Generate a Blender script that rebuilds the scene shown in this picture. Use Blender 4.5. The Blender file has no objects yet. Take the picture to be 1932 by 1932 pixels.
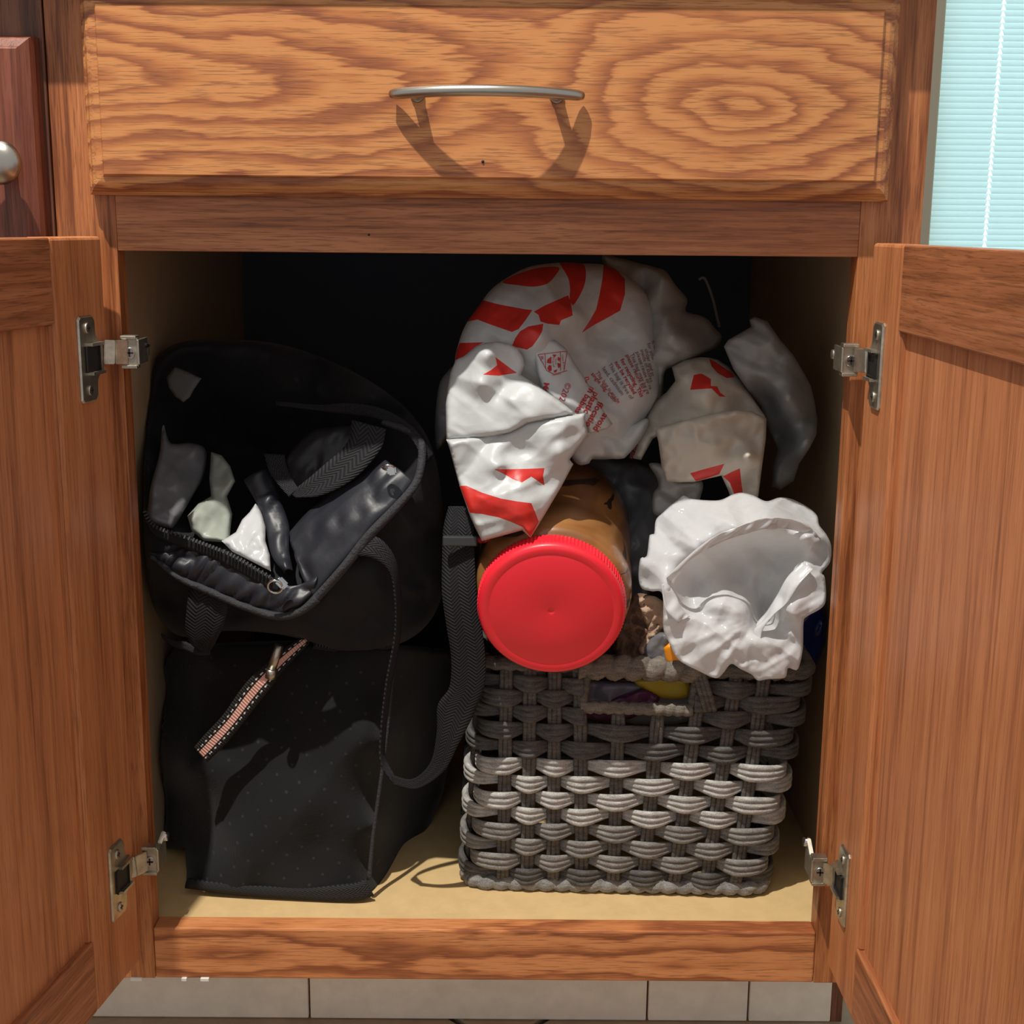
import bpy, bmesh, math, random
import numpy as np
from mathutils import Vector, Matrix
from mathutils.geometry import delaunay_2d_cdt

sc = bpy.context.scene
C = sc.collection
random.seed(7)

# ------------------------------------------------------------------ camera, world, lights
F, TH, RO, YA, D, XC, ZC = 2528.1, .2113, .0087, .0029, .983, .0161, .6788
cy_, sy_ = math.cos(YA), math.sin(YA)
def _w(x, y, z):
    return Vector((x*cy_ + y*sy_, -x*sy_ + y*cy_, z))
_R = _w(1, 0, 0)
_Fw = _w(0, math.cos(TH), -math.sin(TH))
_U = _w(0, math.sin(TH), math.cos(TH))
R_ = math.cos(RO)*_R + math.sin(RO)*_U
U_ = math.cos(RO)*_U - math.sin(RO)*_R
cam = bpy.data.cameras.new('camera')
camo = bpy.data.objects.new('camera', cam); C.objects.link(camo)
m = Matrix((R_, U_, -_Fw)).transposed().to_4x4(); m.translation = (XC, -D, ZC)
camo.matrix_world = m
cam.sensor_width = 36; cam.lens = 36*F/1932; cam.clip_start = .01
sc.camera = camo

sc.view_settings.view_transform = 'Standard'
sc.view_settings.look = 'None'
sc.view_settings.exposure = 0.0
sc.view_settings.gamma = 1
sc.view_settings.use_curve_mapping = False
sc.cycles.use_denoising = True
sc.cycles.max_bounces = 6
sc.cycles.diffuse_bounces = 4

w = bpy.data.worlds.new('world'); sc.world = w; w.use_nodes = True
w.node_tree.nodes['Background'].inputs[0].default_value = (.98, .985, 1.0, 1)
w.node_tree.nodes['Background'].inputs[1].default_value = .54

def lamp(name, kind, loc, target, energy, col, **kw):
    l = bpy.data.lights.new(name, kind); l.energy = energy; l.color = col
    for k, v in kw.items(): setattr(l, k, v)
    o = bpy.data.objects.new(name, l); C.objects.link(o); o.location = loc
    o.rotation_euler = (Vector(target)-Vector(loc)).to_track_quat('-Z', 'Y').to_euler()
    return o
# recessed ceiling downlight, up and to the left in front of the cabinet
lamp('ceiling_downlight', 'SPOT', (-.45, -.68, 2.42), (-.20, 0, .60), 232, (1.0, .95, .87),
     shadow_soft_size=.016, spot_size=math.radians(58), spot_blend=1.0)

# ------------------------------------------------------------------ pixel <-> world helpers
CAM = np.array([XC, -D, ZC])
def rays(P):
    P = np.atleast_2d(np.asarray(P, float))
    u, v = P[:, 0]-966, P[:, 1]-966
    c, s = math.cos(RO), math.sin(RO)
    u, v = u*c+v*s, -u*s+v*c
    x = u/F; up = -v/F
    y = math.cos(TH)+up*math.sin(TH); z = -math.sin(TH)+up*math.cos(TH)
    return np.stack([x*cy_+y*sy_, -x*sy_+y*cy_, z], 1)
def atN(P, Y):
    r = rays(P); return CAM + r*((np.asarray(Y)+D)/r[:, 1])[:, None]
def at(px, py, Y):
    return Vector(atN([(px, py)], [Y])[0])

# ------------------------------------------------------------------ materials
def srgb(r, g, b):
    f = lambda c: (c/255/12.92 if c/255 <= .04045 else ((c/255+.055)/1.055)**2.4)
    return (f(r), f(g), f(b), 1)
class NT:
    def __init__(s, name):
        s.m = bpy.data.materials.new(name); s.m.use_nodes = True
        s.t = s.m.node_tree; s.b = s.t.nodes['Principled BSDF']; s.out = s.t.nodes['Material Output']
    def n(s, kind, **kw):
        x = s.t.nodes.new(kind)
        for k, v in kw.items(): setattr(x, k, v)
        return x
    def link(s, a, b): s.t.links.new(a, b)
    def setin(s, node, i, v):
        if isinstance(v, bpy.types.NodeSocket): s.link(v, node.inputs[i])
        else: node.inputs[i].default_value = v
    def math(s, op, a, b=0.0, c=None):
        x = s.n('ShaderNodeMath', operation=op); s.setin(x, 0, a); s.setin(x, 1, b)
        if c is not None: s.setin(x, 2, c)
        return x.outputs[0]
    def noise(s, vec, scale, detail=3, rough=.5, out=0, dist=0):
        x = s.n('ShaderNodeTexNoise'); s.setin(x, 'Vector', vec); x.inputs['Scale'].default_value = scale
        x.inputs['Detail'].default_value = detail; x.inputs['Roughness'].default_value = rough
        x.inputs['Distortion'].default_value = dist
        return x.outputs[out]
    def mapping(s, vec, scale=(1, 1, 1), loc=(0, 0, 0), rot=(0, 0, 0)):
        x = s.n('ShaderNodeMapping'); s.link(vec, x.inputs[0])
        x.inputs['Scale'].default_value = scale; x.inputs['Location'].default_value = loc; x.inputs['Rotation'].default_value = rot
        return x.outputs[0]
    def obj(s): return s.n('ShaderNodeTexCoord').outputs['Object']
    def ramp(s, fac, stops):
        x = s.n('ShaderNodeValToRGB'); s.setin(x, 0, fac); e = x.color_ramp.elements
        while len(e) < len(stops): e.new(.5)
        for i, (p, c) in enumerate(stops):
            e[i].position = p; e[i].color = c if len(c) == 4 else (*c, 1)
        return x.outputs[0]
    def mix(s, fac, a, b, mode='MIX'):
        x = s.n('ShaderNodeMix', data_type='RGBA', blend_type=mode)
        s.setin(x, 0, fac); s.setin(x, 6, a); s.setin(x, 7, b); return x.outputs[2]
    def bump(s, h, strength=.3, dist=.001):
        x = s.n('ShaderNodeBump'); s.setin(x, 'Height', h); x.inputs['Strength'].default_value = strength
        x.inputs['Distance'].default_value = dist; s.link(x.outputs[0], s.b.inputs['Normal'])
    def set(s, **kw):
        names = dict(col='Base Color', rough='Roughness', metal='Metallic', spec='Specular IOR Level', coat='Coat Weight',
                     sheen='Sheen Weight', trans='Transmission Weight', alpha='Alpha', sheenr='Sheen Roughness')
        for k, v in kw.items(): s.setin(s.b, names[k], v)
        return s

def wood(name, axis='Z', light=(200, 140, 92), mid=(174, 110, 68), dark=(128, 72, 42), foci=None, ring=.0105, rough=.42, seed=0, contrast=1.0, porek=1.0):
    ds = lambda c: (min(255, int(c[0]*1.01)), min(255, int(c[1]*1.0)), min(255, int(c[2]*1.04)))
    light, mid, dark = ds(light), ds(mid), ds(dark)
    t = NT(name); o = t.obj()
    along = {'X': (1, 0, 0), 'Z': (0, 0, 1)}[axis]
    def sca(a, b):
        return (a if axis == 'X' else b, b, a if axis == 'Z' else b)
    base = t.mapping(o, loc=(seed*1.37, seed*.71, seed*2.13))
    if foci:
        sep = t.n('ShaderNodeSeparateXYZ'); t.link(o, sep.inputs[0])
        nz = t.noise(t.mapping(o, sca(6, 16)), 1, 3, .55)
        nz2 = t.noise(t.mapping(o, sca(12, 60)), 1, 2, .5)
        d = None
        for (fx, fz, ax, az, off) in foci:
            a = t.math('MULTIPLY', t.math('SUBTRACT', sep.outputs[0 if axis == 'X' else 2], fx), ax)
            b = t.math('MULTIPLY', t.math('SUBTRACT', sep.outputs[2 if axis == 'X' else 0], fz), az)
            dd = t.math('ADD', t.math('SQRT', t.math('ADD', t.math('MULTIPLY', a, a), t.math('MULTIPLY', b, b))), off)
            d = dd if d is None else t.math('SMOOTH_MIN', d, dd, .02)
        d = t.math('ADD', d, t.math('MULTIPLY', t.math('SUBTRACT', nz, .5), .046))
        nz3 = t.noise(t.mapping(o, sca(30, 420)), 1, 2, .6)
        d = t.math('ADD', d, t.math('MULTIPLY', t.math('SUBTRACT', nz3, .5), .0075))
        d = t.math('ADD', d, t.math('MULTIPLY', t.math('SUBTRACT', nz2, .5), .0045))
        fr = t.math('FRACT', t.math('DIVIDE', d, ring))
        band = t.ramp(fr, [(0, (0, 0, 0)), (.12, (.15, .15, .15)), (.42, (.75, .75, .75)), (.60, (1, 1, 1)), (.86, (.9, .9, .9)), (1, (0, 0, 0))])
        band = t.math('SUBTRACT', 1.0, band)
        # modulate contrast
        var = t.noise(t.mapping(base, sca(3, 9)), 1, 2)
        band = t.math('MULTIPLY', band, t.math('MULTIPLY_ADD', var, .9, .5))
    else:
        n1 = t.noise(t.mapping(base, sca(2.2, 45)), 1, 3, .6, dist=.5)
        n2 = t.noise(t.mapping(base, sca(9, 260)), 1, 3, .6, dist=.4)
        band = t.math('MULTIPLY_ADD', t.math('SUBTRACT', n1, .5), 2.2*contrast, t.math('MULTIPLY_ADD', t.math('SUBTRACT', n2, .5), 2.3*contrast, .42))
    col = t.ramp(band, [(0.0, srgb(*light)), (.42, srgb(*mid)), (.95, srgb(*dark))])
    # pores: short dark dashes along the grain
    p = t.noise(t.mapping(base, sca(38, 850)), 1, 2, .6)
    pm = t.ramp(p, [(.53, (0, 0, 0)), (.63, (1, 1, 1))])
    pm2 = t.noise(t.mapping(base, sca(4, 30)), 1, 2)
    pm = t.math('MULTIPLY', pm, t.math('MULTIPLY_ADD', pm2, .9, .0))
    col = t.mix(t.math('MULTIPLY', pm, .95*porek), col, srgb(*[int(c*.62) for c in dark]))
    big = t.noise(t.mapping(base, sca(1.5, 6)), 1, 2)
    col = t.mix(t.math('MULTIPLY', big, .35), col, srgb(*[int(c*.86) for c in mid]))
    t.set(col=col, rough=t.math('MULTIPLY_ADD', pm, .2, rough), spec=.35, coat=.12)
    t.b.inputs['Coat Roughness'].default_value = .3
    t.bump(t.math('MULTIPLY', pm, -1.0), .25, .0004)
    return t.m

def plain(name, col, rough=.5, metal=0, spec=.5, noise=None, bump=None, **kw):
    t = NT(name); c = srgb(*col) if max(col) > 1 else (*col, 1)
    if noise:
        sc_, amt = noise
        n = t.noise(t.obj(), sc_, 4, .6)
        c2 = tuple(x*(1-amt) for x in c[:3])+(1,); c1 = tuple(min(1, x*(1+amt)) for x in c[:3])+(1,)
        c = t.ramp(n, [(.3, c2), (.7, c1)])
    t.set(col=c, rough=rough, metal=metal, spec=spec, **kw)
    if bump:
        t.bump(t.noise(t.obj(), bump[0], 3, .6), bump[1], bump[2])
    return t.m

def film(name, col, rough=.38, translucent=.25, noise=.05, crease=30):
    t = NT(name)
    n = t.noise(t.obj(), 45, 3, .6)
    c = srgb(*col); c2 = tuple(x*(1-noise) for x in c[:3])+(1,)
    cc = t.ramp(n, [(.35, c2), (.65, c)])
    t.set(col=cc, rough=rough, spec=.45)
    o = t.obj(); wv = t.n('ShaderNodeVectorMath', operation='ADD'); t.link(o, wv.inputs[0])
    ns = t.n('ShaderNodeTexNoise'); t.link(o, ns.inputs['Vector']); ns.inputs['Scale'].default_value = 40; ns.inputs['Detail'].default_value = 2
    sc2 = t.n('ShaderNodeVectorMath', operation='SCALE'); t.link(ns.outputs['Color'], sc2.inputs[0]); sc2.inputs['Scale'].default_value = .018
    t.link(sc2.outputs[0], wv.inputs[1]); hs_ = []
    for sc_ in (crease, crease*3.1):
        v = t.n('ShaderNodeTexVoronoi', feature='F1'); t.link(wv.outputs[0], v.inputs['Vector']); v.inputs['Scale'].default_value = sc_; hs_.append(v.outputs['Distance'])
    t.bump(t.math('MULTIPLY_ADD', hs_[1], .30, hs_[0]), .16, .0045*55/crease)
    tr = t.n('ShaderNodeBsdfTranslucent'); t.link(cc, tr.inputs[0])
    mx = t.n('ShaderNodeMixShader'); mx.inputs[0].default_value = translucent
    t.link(t.b.outputs[0], mx.inputs[1]); t.link(tr.outputs[0], mx.inputs[2]); t.link(mx.outputs[0], t.out.inputs[0])
    return t.m

def webbing(name, col, scale=900, chev=True, rough=.75):
    """woven tape: uses UV (u along in metres, v across 0..1)"""
    t = NT(name); uv = t.n('ShaderNodeTexCoord').outputs['UV']
    sep = t.n('ShaderNodeSeparateXYZ'); t.link(uv, sep.inputs[0])
    v = t.math('ABSOLUTE', t.math('SUBTRACT', t.math('FRACT', t.math('MULTIPLY', sep.outputs[1], 2.0 if chev else 1.0)), .5))
    ph = t.math('ADD', t.math('MULTIPLY', sep.outputs[0], scale), t.math('MULTIPLY', v, 26.0))
    s = t.math('SINE', ph)
    c = srgb(*col)
    cc = t.ramp(t.math('MULTIPLY_ADD', s, .5, .5), [(.2, tuple(x*.5 for x in c[:3])+(1,)), (.8, tuple(x*1.6 for x in c[:3])+(1,))])
    t.set(col=cc, rough=rough, spec=.3)
    t.bump(s, .5, .0006)
    return t.m

M = {}
M['drawer'] = wood('oak_drawer', 'X', light=(208, 144, 84), mid=(188, 120, 68), dark=(138, 78, 50),
                   foci=[(.178, .764, .40, 1.0, .004), (-.300, .775, .16, 1.0, .012), (.02, .87, .06, 1.3, .060)], ring=.0118)
M['oak_door_shaded'] = wood('oak_neighbour_door', 'Z', light=(142, 84, 62), mid=(124, 68, 48), dark=(84, 42, 28), seed=9, contrast=.8)  # shade on the neighbour's door put into a darker, redder oak colour
M['oak_shaded'] = wood('oak_neighbour_frame', 'Z', light=(140, 92, 66), mid=(122, 76, 52), dark=(80, 46, 30), seed=8)  # same oak with shade put into its colour
M['oak_x'] = wood('oak_rail', 'X', light=(190, 126, 78), mid=(168, 104, 62), dark=(112, 62, 36), seed=1)
M['oak_xb'] = wood('oak_bottom_rail', 'X', light=(214, 144, 88), mid=(196, 124, 72), dark=(134, 74, 44), foci=[(-.20, .100, .14, 1.0, 0), (.16, .092, .09, 1.0, .006)], ring=.017)
M['oak_z'] = wood('oak_stile', 'Z', light=(196, 128, 76), mid=(176, 108, 60), dark=(112, 58, 30), seed=2)
M['door_z'] = wood('oak_door_stile', 'Z', light=(206, 138, 88), mid=(192, 122, 73), dark=(132, 76, 44), seed=3, contrast=.6, porek=.6, rough=.5)
M['door_x'] = wood('oak_door_rail', 'X', light=(190, 126, 80), mid=(172, 108, 66), dark=(126, 74, 42), seed=4, contrast=.9, rough=.5)
M['door_p'] = wood('oak_door_panel', 'Z', light=(210, 142, 92), mid=(196, 126, 79), dark=(138, 82, 48), seed=5, contrast=.7, porek=.5, rough=.5)
M['nickel'] = plain('brushed_nickel', (175, 170, 160), rough=.32, metal=1, bump=(900, .08, .0003))
M['steel'] = plain('hinge_steel', (188, 182, 166), rough=.42, metal=1, noise=(120, .25))
M['steel_dark'] = plain('hinge_dark', (22, 20, 18), rough=.6)
M['melamine'] = plain('beige_melamine', (212, 182, 130), rough=.45, noise=(60, .06))
M['side_in'] = plain('cabinet_side_melamine', (192, 164, 130), rough=.6, noise=(40, .06))
M['back_in'] = plain('cabinet_back', (78, 86, 100), rough=.8)  # the unlit depth of the cabinet put into a dark panel colour
M['tile_base'] = plain('grey_tile', (236, 224, 206), rough=.5, noise=(55, .07), bump=(300, .1, .0004))
M['tile_floor'] = plain('floor_tile', (160, 140, 114), rough=.5, noise=(30, .16), bump=(150, .1, .0005))
M['grout'] = plain('grout', (96, 80, 64), rough=.9)
M['caulk'] = plain('white_caulk', (225, 220, 215), rough=.6)
M['counter'] = plain('laminate_counter', (150, 140, 128), rough=.4, noise=(90, .15))
M['black_nylon'] = plain('black_nylon', (29, 29, 32), rough=.75, spec=.25, bump=(700, .35, .0006), sheen=.05)
M['black_satin'] = plain('black_satin_lining', (34, 36, 43), rough=.44, spec=.5, bump=(60, .2, .002))
M['black_mesh'] = plain('black_felt', (26, 26, 26), rough=.9, spec=.2, bump=(500, .4, .0008), sheen=.15)
def mat_dotted():
    t = NT('dotted_black_felt'); v = t.n('ShaderNodeTexVoronoi', feature='F1'); t.link(t.mapping(t.obj(), (1, .02, 1), rot=(0, .6, 0)), v.inputs['Vector'])
    v.inputs['Scale'].default_value = 66; v.inputs['Randomness'].default_value = .12
    k = t.ramp(v.outputs['Distance'], [(.075, (1, 1, 1)), (.10, (0, 0, 0))])
    t.set(col=t.mix(k, srgb(26, 27, 27), srgb(46, 46, 46)), rough=.9, spec=.2, sheen=.12)
    t.bump(t.noise(t.obj(), 500, 3, .6), .4, .0008); return t.m
M['black_mesh'] = mat_dotted()
M['binding'] = plain('black_binding', (46, 46, 50), rough=.8, bump=(420, .9, .0016))
M['web'] = webbing('black_webbing', (34, 34, 37), 1500)
M['web2'] = webbing('black_webbing_fine', (24, 24, 27), 2200)
M['metal'] = plain('zipper_metal', (200, 200, 200), rough=.2, metal=1)
M['teeth'] = plain('zipper_teeth', (50, 52, 54), rough=.4, spec=.6)
M['patch'] = plain('grey_patch', (92, 92, 92), rough=.8, noise=(60, .1))
M['white_film'] = film('white_plastic_film', (210, 214, 213), translucent=.18)
M['white_film2'] = film('thin_white_film', (238, 240, 241), rough=.18, translucent=.42, noise=.03, crease=44)
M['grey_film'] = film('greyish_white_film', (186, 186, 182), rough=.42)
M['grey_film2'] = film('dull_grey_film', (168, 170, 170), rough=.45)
M['beige_film'] = film('cream_film', (218, 212, 198), rough=.4)
M['green_film'] = film('pale_green_film', (178, 184, 172), rough=.4)
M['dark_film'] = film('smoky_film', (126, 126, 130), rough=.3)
M['red'] = film('red_print', (212, 52, 44), rough=.4, translucent=.1)
M['red_ink'] = plain('red_ink', (176, 40, 44), rough=.6)
M['brown_ink'] = plain('brown_ink', (128, 72, 64), rough=.6)
M['lid'] = plain('red_lid_plastic', (248, 44, 60), rough=.38, spec=.5, coat=.1)
M['cloth_tan'] = plain('tan_cloth', (176, 148, 124), rough=.9, noise=(90, .25), bump=(160, .8, .003))
M['cloth_brown'] = plain('brown_cloth', (120, 92, 74), rough=.9, noise=(90, .25), bump=(160, .8, .003))
M['orange'] = plain('orange_packet', (240, 150, 20), rough=.4)
M['yellow'] = plain('yellow_packet', (196, 164, 50), rough=.35)
M['purple'] = plain('purple_packet', (92, 44, 80), rough=.35)
M['greyp'] = plain('grey_packet', (120, 116, 130), rough=.35)
M['blue'] = plain('blue_film', (16, 30, 100), rough=.25)
M['vinyl'] = plain('beige_vinyl_frame', (186, 176, 150), rough=.5)
M['wallpaint'] = plain('wall_paint', (196, 190, 178), rough=.8)
M['cord'] = plain('white_cord', (150, 150, 150), rough=.7)

def mat_pb():
    t = NT('peanut_butter_in_plastic'); o = t.obj()
    n = t.noise(t.mapping(o, (10, 10, 34)), 1, 3, .55, dist=1.2)
    c = t.ramp(n, [(.30, srgb(104, 66, 34)), (.5, srgb(136, 90, 48)), (.72, srgb(164, 116, 68))])
    s = t.noise(t.mapping(o, (16, 16, 95)), 1, 2, .5, dist=.6)
    k = t.ramp(s, [(.600, (0, 0, 0)), (.615, (1, 1, 1))])
    t.set(col=t.mix(k, c, srgb(52, 40, 36)), rough=.3, spec=.5, coat=.5)
    t.b.inputs['Coat Roughness'].default_value = .08
    return t.m
M['pb'] = mat_pb()
def mat_rope(name, a, b):
    t = NT(name); o = t.obj()
    n = t.noise(t.mapping(o, (90, 90, 420)), 1, 4, .65)
    n2 = t.noise(o, 1400, 2, .6)
    f = t.math('MULTIPLY_ADD', n2, .55, t.math('MULTIPLY', n, .6))
    c = t.ramp(f, [(.38, srgb(*a)), (.75, srgb(*b))])
    t.set(col=c, rough=.75, spec=.25)
    t.bump(f, .5, .0012)
    return t.m
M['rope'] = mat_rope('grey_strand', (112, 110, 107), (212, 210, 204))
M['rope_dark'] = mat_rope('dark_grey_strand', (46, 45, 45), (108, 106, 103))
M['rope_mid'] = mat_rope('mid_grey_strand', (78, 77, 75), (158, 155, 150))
M['stake'] = mat_rope('warp_strand', (50, 48, 45), (118, 113, 106))
M['rope_warm'] = mat_rope('wrapped_rim', (70, 65, 60), (142, 134, 122))

def mat_slat():
    t = NT('blind_slat'); t.set(col=srgb(226, 238, 238), rough=.6)
    tr = t.n('ShaderNodeBsdfTranslucent'); tr.inputs[0].default_value = srgb(222, 240, 240)
    mx = t.n('ShaderNodeMixShader'); mx.inputs[0].default_value = .62
    t.link(t.b.outputs[0], mx.inputs[1]); t.link(tr.outputs[0], mx.inputs[2]); t.link(mx.outputs[0], t.out.inputs[0])
    return t.m
M['slat'] = mat_slat()
def mat_emit(name, c, s):
    t = NT(name); e = t.n('ShaderNodeEmission'); e.inputs[0].default_value = c; e.inputs[1].default_value = s
    t.link(e.outputs[0], t.out.inputs[0]); return t.m
M['daylight'] = mat_emit('daylit_pane', (.93, .99, 1, 1), 2.2)
def mat_pink():
    t = NT('striped_tape'); uv = t.n('ShaderNodeTexCoord').outputs['UV']
    s = t.n('ShaderNodeSeparateXYZ'); t.link(uv, s.inputs[0])
    v = t.math('ABSOLUTE', t.math('SUBTRACT', s.outputs[1], .5))
    pink = t.math('LESS_THAN', v, .16)
    dash = t.math('MULTIPLY', t.math('LESS_THAN', t.math('ABSOLUTE', t.math('SUBTRACT', v, .27)), .035),
                  t.math('LESS_THAN', t.math('FRACT', t.math('MULTIPLY', s.outputs[0], 170.0)), .5))
    c = t.mix(pink, srgb(14, 14, 14), srgb(226, 172, 156))
    c = t.mix(dash, c, srgb(200, 196, 190))
    t.set(col=c, rough=.8); t.bump(t.math('SINE', t.math('MULTIPLY', s.outputs[0], 2600.0)), .5, .0006)
    return t.m
M['pink'] = mat_pink()

# ------------------------------------------------------------------ object helpers
def link(name, me, mats, parent=None):
    o = bpy.data.objects.new(name, me); C.objects.link(o)
    if not isinstance(mats, (list, tuple)): mats = [mats]
    if not me.materials:
        for x in mats: me.materials.append(M[x] if isinstance(x, str) else x)
    if parent is not None: o.parent = parent
    return o
def empty(name, loc=(0, 0, 0), label=None, cat=None, group=None):
    o = bpy.data.objects.new(name, None); C.objects.link(o); o.location = loc; o.empty_display_size = .02
    if label: tag(o, label, cat, group)
    return o
def tag(o, label, cat, group=None):
    o['label'] = label; o['category'] = cat
    if group: o['group'] = group
    return o
def attach(o, parent):
    """parent world-space geometry under an object that sits at its own base"""
    o.parent = parent; bpy.context.view_layer.update() if False else None
    o.matrix_parent_inverse = Matrix.LocRotScale(parent.location, parent.rotation_euler, None).inverted() if parent.parent is None else Matrix.Identity(4)
    return o
def bm_out(bm, name, mats, parent=None, smooth=False, autos=None):
    me = bpy.data.meshes.new(name); bm.normal_update(); bm.to_mesh(me); bm.free()
    if smooth:
        for p in me.polygons: p.use_smooth = True
    return link(name, me, mats, None) if parent is None else attach(link(name, me, mats), parent)
def bm_box(bm, x0, x1, y0, y1, z0, z1, bev=0, mi=0, seg=2):
    r = bmesh.ops.create_cube(bm, size=1)
    vs = r['verts']
    for v in vs:
        v.co = Vector(((x0+x1)/2+v.co.x*(x1-x0), (y0+y1)/2+v.co.y*(y1-y0), (z0+z1)/2+v.co.z*(z1-z0)))
    fs = set(f for v in vs for f in v.link_faces)
    for f in fs: f.material_index = mi
    if bev:
        es = list(set(e for v in vs for e in v.link_edges))
        bmesh.ops.bevel(bm, geom=es, offset=bev, segments=seg, affect='EDGES', profile=.5, material=-1)
def box(name, mat, x0, x1, y0, y1, z0, z1, parent=None, bev=0, seg=2):
    bm = bmesh.new(); bm_box(bm, x0, x1, y0, y1, z0, z1, bev, seg=seg)
    return bm_out(bm, name, mat, parent)
def bm_obox(bm, p0, p1, wv, hw, hh, bev=0):
    """box along p0->p1, half width hw along wv, half height hh across"""
    p0, p1, wv = Vector(p0), Vector(p1), Vector(wv)
    d = (p1-p0).normalized(); wv = (wv-d*wv.dot(d)).normalized(); n = d.cross(wv)
    vs = [bm.verts.new(p+wv*a*hw+n*b*hh) for p in (p0, p1) for a, b in ((-1, -1), (1, -1), (1, 1), (-1, 1))]
    fs = [(0, 3, 2, 1), (4, 5, 6, 7), (0, 1, 5, 4), (1, 2, 6, 5), (2, 3, 7, 6), (3, 0, 4, 7)]
    F_ = [bm.faces.new([vs[i] for i in f]) for f in fs]
    if bev:
        bmesh.ops.bevel(bm, geom=list(set(e for f in F_ for e in f.edges)), offset=bev, segments=2, affect='EDGES')
def bm_cyl(bm, p0, p1, r0, r1=None, n=20, caps=True):
    p0, p1 = Vector(p0), Vector(p1); r1 = r0 if r1 is None else r1
    d = (p1-p0).normalized(); a = d.orthogonal().normalized(); b = d.cross(a)
    A = [bm.verts.new(p0+(a*math.cos(t)+b*math.sin(t))*r0) for t in [2*math.pi*i/n for i in range(n)]]
    B = [bm.verts.new(p1+(a*math.cos(t)+b*math.sin(t))*r1) for t in [2*math.pi*i/n for i in range(n)]]
    for i in range(n): bm.faces.new((A[i], A[(i+1) % n], B[(i+1) % n], B[i])).smooth = True
    if caps: bm.faces.new(A[::-1]); bm.faces.new(B)
def catmull(P, n):
    P = np.array(P, float); Q = np.vstack([2*P[0]-P[1], P, 2*P[-1]-P[-2]]); out = []
    for i in range(len(P)-1):
        a, b, c, d = Q[i:i+4]
        for k in range(n):
            t = k/n; out.append(.5*((2*b)+(-a+c)*t+(2*a-5*b+4*c-d)*t*t+(-a+3*b-3*c+d)*t**3))
    out.append(P[-1]); return np.array(out)
def bm_tube(bm, P, r, n=10, rf=None, caps=True):
    """tube through world points P; rf(i, k, s) radius factor"""
    P = [Vector(p) for p in P]; rings = []; up = None; s = 0
    for i, p in enumerate(P):
        d = (P[min(i+1, len(P)-1)]-P[max(i-1, 0)]).normalized()
        if up is None: up = d.orthogonal().normalized()
        up = (up-d*up.dot(d)).normalized(); b = d.cross(up)
        if i: s += (p-P[i-1]).length
        ring = []
        for k in range(n):
            t = 2*math.pi*k/n; rr = (r[i] if hasattr(r, '__len__') else r)*(rf(s, t) if rf else 1)
            ring.append(bm.verts.new(p+(up*math.cos(t)+b*math.sin(t))*rr))
        rings.append(ring)
    for A, B in zip(rings, rings[1:]):
        for k in range(n): bm.faces.new((A[k], A[(k+1) % n], B[(k+1) % n], B[k])).smooth = True
    if caps: bm.faces.new(rings[0][::-1]); bm.faces.new(rings[-1])

def inpoly(P, poly):
    x, y = P[:, 0], P[:, 1]; ins = np.zeros(len(P), bool); n = len(poly)
    for i in range(n):
        x1, y1 = poly[i]; x2, y2 = poly[(i+1) % n]
        if y1 == y2: continue
        c = ((y1 > y) != (y2 > y)) & (x < (x2-x1)*(y-y1)/(y2-y1)+x1); ins ^= c
    return ins
def polydist(P, poly):
    A = np.array(poly, float); B = np.roll(A, -1, 0); d = np.full(len(P), 1e9)
    for a, b in zip(A, B):
        ab = b-a; t = np.clip(((P-a)@ab)/max(ab@ab, 1e-9), 0, 1)
        d = np.minimum(d, np.hypot(*(P-a-t[:, None]*ab).T))
    return d
def dens(poly, sp, closed=True, smooth=False):
    P = [np.array(p, float) for p in poly]
    if smooth:
        n = len(P); out = []
        for i in range(n):
            a, b, c, d = P[i-1], P[i], P[(i+1) % n], P[(i+2) % n]
            k = max(1, int(np.hypot(*(c-b))/sp))
            for j in range(k):
                t = j/k; out.append(.5*((2*b)+(-a+c)*t+(2*a-5*b+4*c-d)*t*t+(-a+3*b-3*c+d)*t**3))
        return out
    out = []
    for i in range(len(P) if closed else len(P)-1):
        a, b = P[i], P[(i+1) % len(P)]; k = max(1, int(np.hypot(*(b-a))/sp))
        out += [a+(b-a)*j/k for j in range(k)]
    return out
def rbf(ctrl, c=.10):
    A = np.array(ctrl, float); X, y = A[:, :2]/100, A[:, 2]
    n = len(X); K = np.sqrt(((X[:, None]-X[None])**2).sum(2)+c*c)
    Pm = np.hstack([np.ones((n, 1)), X]); Z = np.zeros((3, 3))
    S = np.vstack([np.hstack([K, Pm]), np.hstack([Pm.T, Z])])
    sol = np.linalg.lstsq(S, np.concatenate([y, np.zeros(3)]), rcond=None)[0]
    def f(P):
        Q = np.asarray(P, float)/100; KK = np.sqrt((Q[:, 0, None]-X[:, 0])**2+(Q[:, 1, None]-X[:, 1])**2+c*c)
        return KK@sol[:n]+sol[n]+Q@sol[n+1:]
    return f
def _tab(seed): return np.random.RandomState(seed).rand(64, 64)*2-1
def _warp(P, seed, cell, a=.30):
    r = np.random.RandomState(seed+99).rand(6)*6.28; x, y = P[:, 0], P[:, 1]; k = 6.28/(cell*2.7)
    return (P+cell*a*np.stack([np.sin(y*k+r[0])+.5*np.sin((x+y)*k*1.7+r[1]), np.sin(x*k+r[2])+.5*np.sin((x-y)*k*1.6+r[3])], 1))
def _rot(P, seed):
    a = np.random.RandomState(seed+5).rand()*6.28; c, s = math.cos(a), math.sin(a)
    return P@np.array([[c, -s], [s, c]])
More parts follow.
